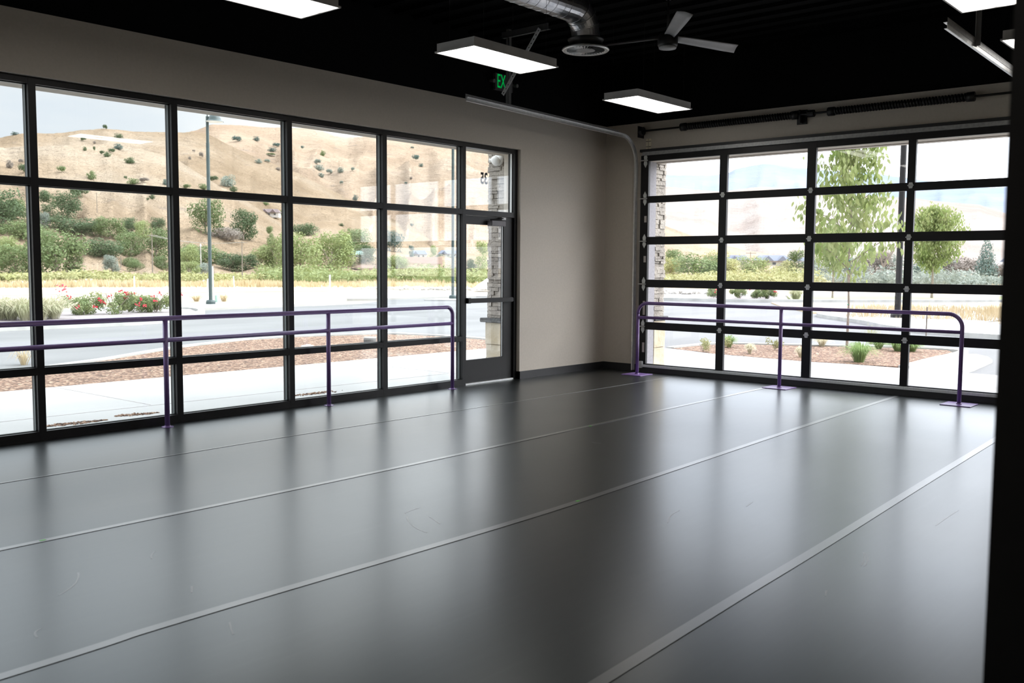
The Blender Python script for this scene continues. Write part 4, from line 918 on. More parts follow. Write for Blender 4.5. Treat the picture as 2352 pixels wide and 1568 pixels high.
# trees: (px, base py, w, h, proto, material)
TS = [(8, 524, 96, 92, 'round', 'leaf_dark'), (40, 545, 86, 52, 'wide', 'leaf_mid'), (30, 505, 66, 50, 'round2', 'leaf_mid'), (112, 510, 52, 66, 'tall', 'leaf_dark'), (158, 503, 62, 66, 'round', 'leaf_dark'), (170, 536, 90, 50, 'wide', 'leaf_dark'), (95, 525, 36, 40, 'round2', 'leaf_silver'), (212, 540, 44, 34, 'round', 'leaf_dark'),
      (252, 546, 64, 50, 'round2', 'leaf_mid'), (303, 538, 46, 40, 'round', 'leaf_dark'), (329, 548, 40, 44, 'round2', 'leaf_light'), (362, 533, 34, 36, 'round', 'leaf_dark'), (232, 588, 80, 52, 'wide', 'leaf_dark'), (300, 588, 64, 58, 'round2', 'leaf_mid'), (358, 592, 66, 74, 'round', 'leaf_mid'), (257, 624, 42, 40, 'round2', 'leaf_silver'),
      (303, 612, 38, 28, 'wide', 'leaf_mid'), (312, 622, 34, 26, 'round', 'leaf_mid'), (372, 618, 40, 32, 'round2', 'leaf_mid'), (36, 634, 78, 76, 'round2', 'leaf_mid'), (28, 600, 70, 60, 'round', 'leaf_light'), (130, 636, 118, 116, 'round', 'leaf_mid'), (95, 600, 66, 84, 'round2', 'leaf_mid'), (170, 632, 60, 70, 'tall', 'leaf_mid'),
      (472, 536, 72, 84, 'round', 'leaf_mid'), (559, 552, 64, 74, 'round2', 'leaf_dark'), (523, 552, 70, 40, 'wide', 'leaf_brown'), (464, 608, 92, 62, 'wide', 'leaf_mid'), (432, 618, 44, 60, 'round', 'leaf_light'), (528, 622, 66, 44, 'round', 'leaf_dark'), (563, 620, 56, 38, 'round2', 'leaf_dark'), (434, 632, 50, 34, 'round2', 'leaf_light'),
      (464, 632, 32, 30, 'round', 'leaf_silver'), (622, 565, 26, 42, 'tall', 'leaf_mid'), (600, 614, 54, 54, 'round', 'leaf_light'), (690, 634, 96, 106, 'round', 'leaf_light'), (762, 626, 96, 100, 'round2', 'leaf_light'), (640, 620, 64, 82, 'round2', 'leaf_light'), (693, 540, 54, 36, 'wide', 'leaf_dark'), (812, 574, 74, 52, 'round', 'leaf_mid'),
      (840, 604, 46, 44, 'round2', 'leaf_dark'), (790, 610, 62, 70, 'round', 'leaf_mid'), (905, 578, 44, 52, 'round', 'leaf_blue'), (913, 616, 56, 40, 'wide', 'leaf_light'), (945, 592, 18, 26, 'tall', 'leaf_blue'), (868, 620, 40, 36, 'round', 'leaf_mid'), (993, 626, 26, 58, 'tall', 'leaf_light'), (1020, 622, 50, 40, 'round2', 'leaf_silver'), (1107, 634, 46, 74, 'tall', 'leaf_light'), (1085, 632, 30, 40, 'round', 'leaf_dark'), (965, 622, 50, 36, 'round', 'leaf_yellow'),
      (1538, 640, 40, 46, 'round', 'leaf_yellow'), (1552, 620, 50, 44, 'round2', 'leaf_mid'), (1612, 641, 82, 66, 'wide', 'leaf_mid'), (1640, 640, 50, 60, 'round', 'leaf_yellow'), (1682, 642, 54, 44, 'round2', 'leaf_yellow'), (1727, 642, 56, 50, 'round', 'leaf_light'), (1768, 642, 52, 34, 'wide', 'leaf_yellow'), (1800, 641, 40, 40, 'round', 'leaf_yellow'), (1828, 642, 46, 54, 'tall', 'leaf_mid'),
      (1884, 643, 56, 44, 'wide', 'leaf_silver'), (1960, 643, 60, 50, 'round', 'leaf_silver'), (2010, 642, 60, 60, 'round2', 'leaf_brown'), (2045, 642, 50, 56, 'round', 'leaf_silver'), (2113, 645, 60, 50, 'wide', 'leaf_blue'), (2165, 644, 60, 46, 'round2', 'leaf_blue'), (2205, 645, 70, 52, 'round', 'leaf_brown'), (2264, 646, 56, 86, 'conic', 'leaf_blue'), (2308, 646, 60, 46, 'wide', 'leaf_brown'), (2338, 645, 50, 44, 'round', 'leaf_brown'), (1860, 642, 40, 46, 'round2', 'leaf_silver')]
SHP = {'round': 'rounded', 'round2': 'leafy', 'tall': 'upright', 'wide': 'spreading', 'conic': 'pointed'}
for i, (px, py, w_, h_, pr, m_) in enumerate(TS):
    plant('valley_tree', px, py, w_*(1.42 if px < 1400 else 1.75), h_*(1.22 if px < 1400 else 1.4), pr, m_, '%s%s %s tree%s in %s' % (rel(TS, i, lambda e: e[4:])[0], SHP[pr], CN[m_], rel(TS, i, lambda e: e[4:])[1], side(px)), 'tree', 'trees along the foot of the hills')

# brush belt (nobody could count it)
def brush(name, n, rmin, rmax, a0, a1, hgt, m, label, kind='stuff', seed=1, blades=7, lean=0.35, wd=0.05):
    rs_ = random.Random(seed); bm = B()
    for _ in range(n):
        px = rs_.uniform(a0, a1); R_ = rs_.uniform(rmin, rmax); d = ray(px, 610); h = Vector((d.x, d.y, 0)).normalized()
        p = CAM+h*R_; p.z = GZ-0.05
        s = hgt*rs_.uniform(0.6, 1.2)*(0.6+0.8*abs(noise.noise(Vector((p.x*0.06, p.y*0.06, seed)))))
        for _b in range(blades):
            a = rs_.uniform(0, 6.28); o_ = Vector((math.cos(a), math.sin(a), 0)); q = p+o_*rs_.uniform(0, s*0.5)
            tip = q+o_*s*lean*rs_.random()+Vector((0, 0, s*rs_.uniform(0.6, 1.0))); sd = o_.cross(Vector((0, 0, 1)))*wd*s*rs_.uniform(0.6, 1.4)
            mid = (q+tip)/2+o_*0.05*s
            bm.faces.new([bm.verts.new(v) for v in (q-sd, q+sd, mid+sd*1.3, tip, mid-sd*1.3)])
    return tag(obj(name, bm, m), label, 'brush' if 'brush' in name else 'grass', kind=kind)
def bush_belt(n, rmin, rmax, a0, a1, hfun, m, label, seed):
    rs_ = random.Random(seed); bm = B()
    for _ in range(n):
        px = rs_.uniform(a0, a1); R_ = rs_.uniform(rmin, rmax); d = ray(px, 610); h = Vector((d.x, d.y, 0)).normalized()
        p = CAM+h*R_; s_ = hfun(px)*rs_.uniform(0.55, 1.1)*(0.55+0.9*abs(noise.noise(Vector((p.x*0.07, p.y*0.07, seed)))))
        leaf_cloud(bm, (p.x, p.y, GZ+s_*0.45), s_*0.75, 34, 0.17, rs_, squash=0.75, shell=0.5, elong=1.3)
    return tag(obj('green_brush', bm, m), label, 'brush', kind='stuff')
bush_belt(620, 90, 116, -40, 640, lambda px: 1.1, M['leaf_yellow'], 'low yellow-green brush below the trees on the left', 21)
bush_belt(760, 88, 122, 600, 1250, lambda px: 1.9, M['leaf_light'], 'green brush belt across the lot, fourth and fifth bays', 26)
bush_belt(420, 88, 112, 1500, 1900, lambda px: 1.7, M['leaf_yellow'], 'yellow-green brush belt seen through the left garage columns', 22)
bush_belt(420, 90, 112, 1860, 2400, lambda px: 1.9, M['leaf_silver'], 'grey-green brush belt seen through the right garage columns', 27)
brush('dry_grass', 2600, 76, 92, -40, 1240, 0.6, M['straw'], 'golden dry grass fringe in front of the brush', seed=23, blades=5)
brush('dry_grass', 1400, 84, 92, 1500, 2360, 0.75, M['straw'], 'golden dry grass fringe far beyond the east road', seed=24, blades=5)
brush('tall_dry_weeds', 480, 33, 42, 1955, 2360, 0.5, M['straw'], 'tall golden weeds behind the dark lamp post', seed=25, blades=7, wd=0.012)

# ------------------------------------------------------------------ roses, ornamental grasses, bed plants
def rose_bush(x, y, w_, h_, label, seed, nfl, z=GZ+0.1, tall=False, pink=False):
    rs_ = random.Random(seed); t = thing('rose_bush', label, 'rose bush', (x, y, z), 0, 'red flowering rose bushes')
    bm = B()
    for _ in range(9):
        leaf_cloud(bm, (rs_.uniform(-.36, .36)*w_, rs_.uniform(-.25, .25)*w_, rs_.uniform(0.18, 0.68)*h_), 0.25*h_*rs_.uniform(.95, 1.4), 330, 0.032, rs_, shell=0.3, elong=1.1)
    if tall: leaf_cloud(bm, (-0.42*w_, 0, 0.95*h_), 0.14, 50, 0.02, rs_)
    obj('foliage', bm, M['leaf_rose'], t)
    bm = B()
    for _ in range(7):
        a = rs_.uniform(0, 6.28); tube(bm, [(0, 0, -0.02), (0.15*w_*math.cos(a), 0.15*w_*math.sin(a), 0.4*h_), (0.34*w_*math.cos(a), 0.34*w_*math.sin(a), 0.85*h_)], 0.007, 4)
    obj('stem', bm, M['bark'], t)
    cl_c = [(rs_.uniform(-.45, .45)*w_, rs_.uniform(-.42, -.05)*w_, rs_.uniform(0.35, 1.02)*h_) for _ in range(nfl)]
    if tall: cl_c = [(-0.45*w_, -0.1, 1.28*h_)]+cl_c
    for k, c in enumerate(cl_c):
        bm = B()
        big = tall and k == 0
        for _ in range(16 if big else 5):
            sp_ = 0.12 if big else 0.05
            cc = Vector(c)+Vector((rs_.uniform(-sp_, sp_)*1.4, rs_.uniform(-sp_, sp_), rs_.uniform(-sp_, sp_)))
            leaf_cloud(bm, cc, 0.024, 9, 0.030, rs_, shell=0.3, elong=0.8)
        obj('rose_cluster', bm, M['rosepink'] if (pink and k % 3 == 0) else M['rose'], t)
    return t
for k, (px, py, w_, h_, lab, nfl, tl) in enumerate([(188, 723, 1.15, 0.66, 'leftmost rose bush across the road, with a tall red bloom', 6, True), (264, 721, 1.2, 0.78, 'middle rose bush across the road, dotted with red blooms', 12, False), (326, 716, 1.0, 0.62, 'third rose bush across the road, behind the right one', 3, False), (358, 717, 1.05, 0.68, 'rightmost rose bush across the road, beside the black mullion', 6, False)]):
    x, y = G(px, py, GZ+0.1); rose_bush(x, y, w_*1.3, h_, lab, 40+k, nfl, tall=tl, pink=(k == 0))
for k, (px, py, w_, h_, lab, nfl) in enumerate([(1645, 683, 1.1, 0.62, 'leftmost distant rose bush seen through the garage door', 12), (1700, 684, 1.2, 0.66, 'second distant rose bush, half dark green', 7), (1738, 684, 1.0, 0.62, 'third distant rose bush beyond the garage door', 6), (1765, 685, 1.0, 0.62, 'fourth distant rose bush, thick with red blooms', 13)]):
    x, y = G(px, py, GZ+0.1); rose_bush(x, y, w_*1.25, h_, lab, 60+k, nfl)
def grass_clump(name, x, y, z, r, h, label, group, m, n=260, plumes=0, seed=0, upright=0.5, wd=0.006):
    rs_ = random.Random(seed); t = thing(name, label, 'grass clump', (x, y, z), 0, group); bm = B()
    for _ in range(n):
        a = rs_.uniform(0, 6.28); o_ = Vector((math.cos(a), math.sin(a), 0)); q = o_*rs_.uniform(0, r*0.25)
        L_ = h*rs_.uniform(0.6, 1.1); out_ = r*rs_.random()**upright
        p1 = q+o_*out_*0.35+Vector((0, 0, L_*0.6)); p2 = q+o_*out_*0.8+Vector((0, 0, L_*(0.95-0.25*out_/r))); p3 = q+o_*out_*1.25+Vector((0, 0, L_*(rs_.uniform(0.75, 1.0)-0.55*out_/r)))
        sd = o_.cross(Vector((0, 0, 1)))*wd*rs_.uniform(0.7, 1.5)
        v = [bm.verts.new(s_) for s_ in (q-sd, q+sd, p1+sd, p1-sd, p2+sd*.8, p2-sd*.8, p3)]
        bm.faces.new((v[0], v[1], v[2], v[3])); bm.faces.new((v[3], v[2], v[4], v[5])); bm.faces.new((v[5], v[4], v[6]))
    obj('blades', bm, m, t)
    if plumes:
        bm = B()
        for _ in range(plumes):
            a = rs_.uniform(0, 6.28); R_ = r*rs_.uniform(0.2, 1.05); c = Vector((R_*math.cos(a), R_*math.sin(a), h*rs_.uniform(0.75, 1.08)-R_*0.25))
            d_ = Vector((math.cos(a), math.sin(a), 0.8)).normalized()*0.055; tube(bm, [c-d_, c, c+d_], [0.004, 0.010, 0.003], 5)
        obj('seed_heads', bm, M['plume'], t)
    return t
for k, (px, py, lab) in enumerate([(2, 735, 'tan ornamental grass cut by the left edge, across the road'), (28, 735, 'bushy tan ornamental grass left of the first mullion'), (58, 736, 'tan ornamental grass touching the first mullion'), (92, 734, 'tan ornamental grass right behind the first mullion'), (122, 732, 'tan ornamental grass nearest the rose bushes')]):
    x, y = G(px, py, GZ+0.1); grass_clump('ornamental_grass', x, y, GZ+0.1, 0.66, 0.66, lab, 'ornamental grasses on the rose island', M['grassblade'], 360, 150, 70+k, 0.8, 0.005)
x, y = G(1828, 687, GZ+0.1); grass_clump('ornamental_grass', x, y, GZ+0.1, 0.7, 0.66, 'distant olive ornamental grass right of the far roses', 'ornamental grasses on the rose island', M['grassblade'], 420, 20, 77)
EB = [(1615, 808, .18, .24, 'yellow', 'leftmost yellow-green shrub in the garage bed'), (1662, 798, .16, .20, 'yellow', 'small yellow-green shrub behind the first garage mullion'), (1674, 797, .17, .26, 'grass', 'wispy green plant right of the first garage mullion'), (1722, 812, .11, .22, 'dry', 'dry grey tuft in the garage bed'), (1780, 803, .17, .24, 'yellow', 'yellow-green shrub left of the middle barre post'), (1838, 820, .10, .22, 'dry', 'dry grey tuft beside the second garage mullion'),
      (1888, 795, .2, .24, 'dry', 'brown dry clump at the far edge of the garage bed'), (1973, 831, .33, .36, 'green', 'large green fountain grass in the garage bed'), (2018, 801, .2, .22, 'green', 'small green grass behind the fountain grass'), (2062, 806, .26, .26, 'green', 'green grass left of the third garage mullion'), (2095, 807, .22, .22, 'green', 'green grass right of the third garage mullion'), (2000, 790, .22, .46, 'wisp', 'tall wispy grass at the back of the garage bed')]
for k, (px, py, r_, h_, kd, lab) in enumerate(EB):
    x, y = G(px, py, -0.045)
    if kd == 'yellow':
        t = thing('small_shrub', lab, 'shrub', (x, y, -0.045), 0, 'small shrubs in the garage bed'); rs_ = random.Random(90+k); bm = B()
        for _ in range(6): leaf_cloud(bm, (rs_.uniform(-.6, .6)*r_, rs_.uniform(-.6, .6)*r_, rs_.uniform(.3, .8)*h_), 0.5*r_, 70, 0.014, rs_, shell=0.3, elong=1.6)
        obj('foliage', bm, M['leaf_yellow'], t)
        bm = B()
        for a in (0, 2, 4): tube(bm, [(0, 0, 0), (.4*r_*math.cos(a), .4*r_*math.sin(a), .7*h_)], 0.004, 4)
        obj('stem', bm, M['bark'], t)
    else:
        mm = {'grass': M['greengrass'], 'green': M['greengrass'], 'dry': M['plume'], 'wisp': M['grassblade']}[kd]
        grass_clump('grass_clump', x, y, -0.045, r_, h_, lab, 'grass clumps in the garage bed', mm, {'wisp': 60, 'green': 420}.get(kd, 220), 0, 100+k, 0.8 if kd == 'green' else 0.5, 0.0035)

# young street trees
def young_tree(x, y, z, h0, h1, w_, n, leaf, label, seed, stake=True, base_w=0.028, taper=True):
    rs_ = random.Random(seed); t = thing('young_tree', label, 'tree', (x, y, z))
    bm = B(); tube(bm, [(0, 0, 0), (0.02, 0.0, h0*0.6), (-0.01, 0.02, h0), (0.02, 0, (h0+h1)/2), (0.0, 0, h1*0.97)], [base_w, base_w*.8, base_w*.6, base_w*.4, 0.004], 8); obj('trunk', bm, M['bark'], t)
    bl = B(); bb = B()
    k = 26
    for i in range(k):
        zz = h0+(h1-h0)*(i/k)**0.9; a = i*2.4+rs_.uniform(-.3, .3); prof_ = (1-0.75*((zz-h0)/(h1-h0))**1.4) if taper else math.sin(PI*(0.16+0.80*(zz-h0)/(h1-h0)))
        R_ = w_*0.5*prof_*rs_.uniform(0.8, 1.1); e = Vector((R_*math.cos(a), R_*math.sin(a), zz+R_*0.55-0.1))
        tube(bb, [(0, 0, zz-0.15), (e.x*.5, e.y*.5, (zz+e.z)/2), e], [0.010, 0.007, 0.003], 5)
        for _ in range(n//k):
            u = rs_.uniform(0.15, 1.05); p = Vector((e.x*u, e.y*u, zz-0.15+(e.z-zz+0.15)*u))+Vector((rs_.gauss(0, .09), rs_.gauss(0, .09), rs_.gauss(0, .09)))*w_*0.6
            dn = Vector((rs_.uniform(-.6, .6), rs_.uniform(-.6, .6), -1)).normalized(); sd = dn.orthogonal().normalized(); sd.rotate(Matrix.Rotation(rs_.uniform(0, 6.28), 3, dn))
            s = leaf*rs_.uniform(0.7, 1.25)
            v = [bl.verts.new(q) for q in (p, p+dn*s*.35+sd*s*.26, p+dn*s*.75+sd*s*.2, p+dn*s*1.15, p+dn*s*.75-sd*s*.2, p+dn*s*.35-sd*s*.26)]
            bl.faces.new(v)
    obj('branches', bb, M['bark'], t); obj('foliage', bl, M['leaf_tree'], t)
    if stake:
        bm = B(); tube(bm, [(0.09, 0.03, 0), (0.09, 0.03, 1.75)], 0.014, 6); obj('stake', bm, M['wood'], t)
        for zz in (0.86, 1.55, 1.72): 
            bm = B(); tube(bm, [(-0.03, 0, zz), (0.10, 0.03, zz+0.02)], 0.012, 6); obj('tree_tie', bm, M['green_tie'], t)
    return t
x, y = G(1945, 800, -0.045)
young_tree(x, y, -0.045, 1.5, 4.75, 2.05, 3000, 0.115, 'staked young tree with drooping leaves in the garage bed', 5)
x, y = G(2140, 684, GZ+0.07)
young_tree(x, y, GZ+0.07, 1.75, 5.0, 3.3, 9000, 0.15, 'young lawn tree with a full crown in the last garage column', 6, stake=False, base_w=0.08, taper=False)
x, y = G(1912, 684, GZ+0.07)
young_tree(x, y, GZ+0.07, 1.7, 3.9, 2.6, 3600, 0.14, 'thin lawn tree half hidden behind the staked tree', 8, stake=False, base_w=0.06, taper=False)
# leaning bare trunks behind the pole
p0, d0 = hit(2012, 646); t = thing('leaning_tree', 'pale leaning bare tree left of the dark lamp post', 'tree', p0)
bm = B(); k = d0/FPX
def sc(dx, dz): return (RT.x*dx*k, RT.y*dx*k, dz*k)
tube(bm, [sc(0, -4), sc(12, 26), sc(32, 60), sc(44, 84)], [3.2*k, 2.4*k, 1.6*k, .8*k], 7); tube(bm, [sc(10, 20), sc(22, 50), sc(36, 74)], [2*k, 1.5*k, .7*k], 6); tube(bm, [sc(14, 30), sc(8, 50), sc(14, 74)], [1.6*k, 1.*k, .5*k], 6)
obj('trunk', bm, M['leaf_brown'], t)

# ------------------------------------------------------------------ street furniture
def lamp_post(px, py, hz, r, label, bell=None, m='polegreen', z=GZ+0.06, base_r=0.19, square=False):
    x, y = G(px, py, z); t = thing('lamp_post', label, 'lamp post', (x, y, z), 0, 'dark street lamp posts')
    bm = B(); lathe(bm, [(base_r, 0), (base_r, 0.10), (base_r*0.85, 0.16), (r*1.2, 0.18)], 0, 0, 16); obj('base', bm, M[m], t)
    bm = B(); tube(bm, [(0, 0, 0.1), (0, 0, hz*0.86), (0, 0, hz*0.861), (0, 0, hz)], [r, r*0.95, r*0.8, r*0.8], 4 if square else 12)
    if square: bmesh.ops.rotate(bm, verts=bm.verts[:], cent=(0, 0, 0), matrix=Matrix.Rotation(0.6, 3, 'Z'))
    obj('pole', bm, M[m], t)
    if bell:
        dx = RT.x*bell, RT.y*bell
        bm = B(); tube(bm, [(0, 0, hz-0.05), (0, 0, hz+0.55)], 0.02, 8); tube(bm, [(0, 0, hz+0.45), (dx[0]*.5, dx[1]*.5, hz+0.8), (dx[0], dx[1], hz+0.70), (dx[0], dx[1], hz+0.45)], 0.022, 8); obj('arm', bm, M[m], t)
        bm = B(); lathe(bm, [(0.10, 0.52), (0.105, 0.30), (0.10, 0.24), (0.17, 0.20), (0.23, 0.10), (0.26, 0.0), (0.36, -0.07)], dx[0], dx[1], 24, closed=False); lathe(bm, [(0.06, 0.5), (0.06, 0.52)], dx[0], dx[1], 12)
        hd = obj('lamp_shade', bm, M[m], t); hd.location = (0, 0, hz-0.14)
        bm = B(); lathe(bm, [(0.34, -0.065), (0.33, -0.08), (0.15, -0.10)], dx[0], dx[1], 24); gl = obj('lamp_lens', bm, M['white'], hd)
    return t
dep = (Vector((*G(484, 698, GZ+0.06), 0))-CAM).dot(FW)
# top of the shaft seen at y = 270
def zat(px, py, x, y):
    d = ray(px, py); h = math.hypot(x-CAM.x, y-CAM.y); return CAM.z+d.z/math.hypot(d.x, d.y)*h
x, y = G(484, 698, GZ+0.06); lamp_post(484, 698, zat(481, 271, x, y)-GZ, 0.075, 'green-black lamp post with a bell-shaped lamp, in the third bay', bell=0.30)
x, y = G(1040, 685, GZ+0.06); lamp_post(1040, 685, zat(1043, 330, x, y)-GZ+0.9, 0.075, 'plain dark lamp post left of the glass door, no lamp in view')
x, y = G(2061, 729, GZ+0.08); lamp_post(2061, 729, 8.0, 0.10, 'thick dark lamp post beside the third garage mullion', z=GZ+0.08, base_r=0.22, m='doorframe')
def post(px, pyb, pyt, w_, label, m='white', name='marker_post', group='white marker posts in the dirt lot', cat='post', lean=0.0):
    p, dist = hit(px, pyb); depth = (p-CAM).dot(FW); k = depth/FPX; H_ = (pyb-pyt)*k; r_ = w_*k/2
    bm = B(); tube(bm, [(-lean*k, 0, -0.2), (0, 0, H_*0.5), (lean*k, 0, H_)], r_, 8)
    o = obj(name, bm, M[m], loc=p); return tag(o, label, cat, group)
for a in ((309, 671, 634, 3.2, 'white marker post above the middle rose bush'), (538, 672, 634, 2.6, 'leaning white marker post right of the bell lamp post', -1.5), (758, 683, 631, 4.0, 'tallest white marker post, in the fourth bay'), (478, 693, 640, 3.6, 'white marker post touching the left of the bell lamp post'), (490, 693, 612, 3.0, 'white marker post touching the right of the bell lamp post'), (2174, 651, 639, 2.0, 'tiny white marker post beyond the east road'), (1826, 653, 643, 3.0, 'stubby white marker seen right of the second garage column')):
    post(*a[:4], a[4], lean=(a[5] if len(a) > 5 else 0))
post(497, 692, 678, 6, 'pale green utility box right of the bell lamp post', m='roof_green', name='utility_box', group=None, cat='utility box')
for px, lab in ((198, 'left of two tiny grey utility boxes behind the tall rose'), (210, 'right of two tiny grey utility boxes behind the tall rose')):
    post(px, 652, 640, 4.5, lab, m='alu', name='utility_box', group='grey utility boxes', cat='utility box')
def upole(px, pyb, pyt, w_, label, arm=False, m='wood', lamp=False, dist=None):
    p, ds = hit(px, pyb)
    k = (p-CAM).dot(FW)/FPX; H_ = (pyb-pyt)*k; t = thing('utility_pole', label, 'utility pole', p, 0, 'distant utility poles')
    bm = B(); tube(bm, [(0, 0, -0.3), (0, 0, H_)], [w_*k/2, w_*k*0.4], 8); obj('pole', bm, M[m], t)
    if arm:
        bm = B(); tube(bm, [(-RT.x*11*k, -RT.y*11*k, H_*0.95), (RT.x*13*k, RT.y*13*k, H_*0.95)], 0.7*k, 6); obj('cross_arm', bm, M[m], t)
    if lamp:
        bm = B(); tube(bm, [(0, 0, H_), (0, 0, H_+6*k)], [2.0*k, 1.2*k], 8); obj('lamp_head', bm, M['white'], t)
    return p, H_, k
wires = []
a_ = upole(351, 641, 536, 2.6, 'utility pole with cross arm in the second bay', True)
upole(223, 488, 443, 1.6, 'thin pole high on the hillside in the second bay'); upole(278, 614, 588, 1.8, 'short pole in the trees of the second bay')
upole(462, 632, 566, 3.2, 'pale pole with small lamp left of the bell lamp post', m='rock', lamp=True)
c_ = upole(557, 650, 553, 2.4, 'plain utility pole right of the bell lamp post', True)
upole(1723, 625, 579, 1.8, 'small utility pole with cross arm beyond the garage door', True)
upole(1915, 655, 560, 1.5, 'thin distant pole behind the staked tree', m='wood')
e1 = a_[0]+Vector((0, 0, a_[1]*0.95)); e2 = c_[0]+Vector((0, 0, c_[1]*0.95))
for s_, lab in ((-5, 'upper thin power line between the two utility poles'), (5, 'lower thin power line between the two utility poles')):
    o1 = RT*s_*a_[2]; o2 = RT*s_*c_[2]; bm = B(); pts = []
    for k in range(13):
        t_ = k/12; p = (e1+o1).lerp(e2+o2, t_); p.z -= 0.4*4*t_*(1-t_)-0.05; pts.append(p)
    tube(bm, pts, 0.022, 4); tag(obj('power_line', bm, M['rock']), lab, 'power line', 'power lines')

# houses
def house(px, pyb, w_, h_, roof, label, dep_=None, gables=1, wall='housewall'):
    p, ds = hit(px, pyb); k = (p-CAM).dot(FW)/FPX; W_ = w_*k; H_ = h_*k; ang = math.atan2(RT.y, RT.x)
    t = thing('house', label, 'house', (p.x, p.y, p.z-0.3), ang, 'houses below the hills')
    bm = B(); box(bm, -W_/2, W_/2, 0, W_*0.5, -0.5, H_*0.5); obj('walls', bm, M[wall], t)
    bm = B()
    rz0, rz1 = H_*0.48, H_
    prof_ = [(-W_*0.56, -W_*0.05, rz0), (W_*0.56, -W_*0.05, rz0), (W_*0.56, W_*0.55, rz0), (-W_*0.56, W_*0.55, rz0), (-W_*0.38, W_*0.25, rz1), (W_*0.38, W_*0.25, rz1)]
    v = [bm.verts.new(q) for q in prof_]
    for f_ in ((0, 1, 5, 4), (1, 2, 5), (2, 3, 4, 5), (3, 0, 4), (0, 3, 2, 1)): bm.faces.new([v[i] for i in f_])
    for g_ in range(gables):
        cx_ = W_*(-0.2+0.42*g_); gw = W_*0.16
        v = [bm.verts.new(q) for q in ((cx_-gw, -W_*0.12, rz0), (cx_+gw, -W_*0.12, rz0), (cx_, -W_*0.12, rz1*0.92), (cx_, W_*0.25, rz1*0.92), (cx_-gw, W_*0.2, rz0), (cx_+gw, W_*0.2, rz0))]
        for f_ in ((0, 2, 3, 4), (1, 5, 3, 2), (0, 1, 2)): bm.faces.new([v[i] for i in f_])
    obj('roof', bm, M[roof], t)
    for g_ in range(3):
        bm = B(); cx_ = W_*(-0.3+0.3*g_); box(bm, cx_-W_*0.05, cx_+W_*0.05, -0.06, 0.02, H_*0.15, H_*0.36); obj('window', bm, M['pane_dark'], t)
    return t
house(618, 494, 44, 17, 'roof_brown', 'brown roofed house perched on the hillside in the third bay', gables=2)
house(819, 590, 30, 18, 'roof_green', 'green roofed building among trees in the fourth bay')
house(962, 590, 34, 18, 'roof_slate', 'grey roofed house below the hill in the fifth bay')
house(1030, 588, 44, 16, 'roof_slate', 'long pale house left of the glass door')
house(1696, 606, 50, 22, 'roof_slate', 'slate roofed house in the second garage column, left')
house(1778, 610, 78, 26, 'roof_slate', 'long slate roofed house in the second garage column', gables=2)
house(1842, 606, 30, 16, 'roof_slate', 'small slate roofed house beside the second garage mullion')
house(2302, 624, 40, 24, 'housewall', 'white gabled house at the far right of the garage view', wall='housewall')
house(2336, 612, 50, 24, 'roof_slate', 'blue-grey roofed house cut by the black jamb')
# brick boundary wall
p, ds = hit(850, 616); k = ds/FPX; bm = B(); box(bm, -30*k, 24*k, 0, 0.4, -0.4, 7*k); o = obj('brick_wall', bm, M['brickwall'], loc=p); o.rotation_euler = (0, 0, math.atan2(RT.y, RT.x)); tag(o, 'low pinkish wall behind the brush in the fourth bay', 'wall')
p, ds = hit(955, 604); k = ds/FPX; bm = B(); box(bm, -50*k, 60*k, 0, 0.4, -0.4, 14*k); o = obj('brick_wall', bm, M['brickwall'], loc=p); o.rotation_euler = (0, 0, math.atan2(RT.y, RT.x)); tag(o, 'pinkish retaining wall below the houses in the fifth bay', 'wall')

# rubble and mound
def rocks(name, n, fn_, s0, s1, m, label, seed, cat='rubble'):
    rs_ = random.Random(seed); bm = B()
    for _ in range(n):
        x, y, z = fn_(rs_); s = rs_.uniform(s0, s1)
        v0 = len(bm.verts)
        r_ = bmesh.ops.create_icosphere(bm, subdivisions=1, radius=s, matrix=Matrix.Translation((x, y, z)) @ Matrix.Rotation(rs_.uniform(0, 6), 4, 'Z') @ Matrix.Diagonal((1.3, 0.9, 0.6, 1)))
        for v in r_['verts']: v.co += Vector((rs_.uniform(-1, 1), rs_.uniform(-1, 1), rs_.uniform(-1, 1)))*s*0.22
    return tag(obj(name, bm, m), label, cat, kind='stuff')
def along(px0, py0, px1, py1, jit, z=GZ):
    def f_(r_):
        t_ = r_.random(); x, y = G(px0+(px1-px0)*t_, py0+(py1-py0)*t_, z); return x+r_.gauss(0, jit), y+r_.gauss(0, jit), z
    return f_
rocks('rubble_row', 340, along(0, 653, 900, 645, 1.3), 0.10, 0.42, M['rock'], 'row of pale rubble at the far side of the dirt lot', 1)
rocks('rubble_row', 220, along(880, 646, 1110, 652, 1.6), 0.12, 0.5, M['rock'], 'pale rubble left of and behind the glass door', 2)
rocks('rubble_row', 160, along(880, 662, 1060, 664, 1.0), 0.08, 0.3, M['rock'], 'second row of rubble in the fifth bay', 3)
rocks('rubble_heap', 60, along(1534, 672, 1580, 672, 0.8, GZ+0.1), 0.12, 0.42, M['rock'], 'rubble heap right of the stone pier in the garage view', 4)
rocks('loose_stones', 60, along(1960, 700, 2330, 712, 1.2, GZ+0.05), 0.03, 0.12, M['rock'], 'loose stones among the golden weeds', 5)
rocks('bark_litter', 420, lambda r_: (lambda k, u, v: (-7.70+u*0.58, 1.0-0.06*u+v*0.055*math.sin(PI*min(1, u*1.0+0.08)), -0.048) if k else (-6.95+u*0.42, 1.10-0.09*u+v*0.05*math.sin(PI*min(1, u+0.08)), -0.048))(r_.random() < 0.58, r_.random(), r_.gauss(0, 0.8)), 0.006, 0.018, M['mulch'], 'bark litter blown along the sidewalk in the second bay', 6, 'mulch litter')
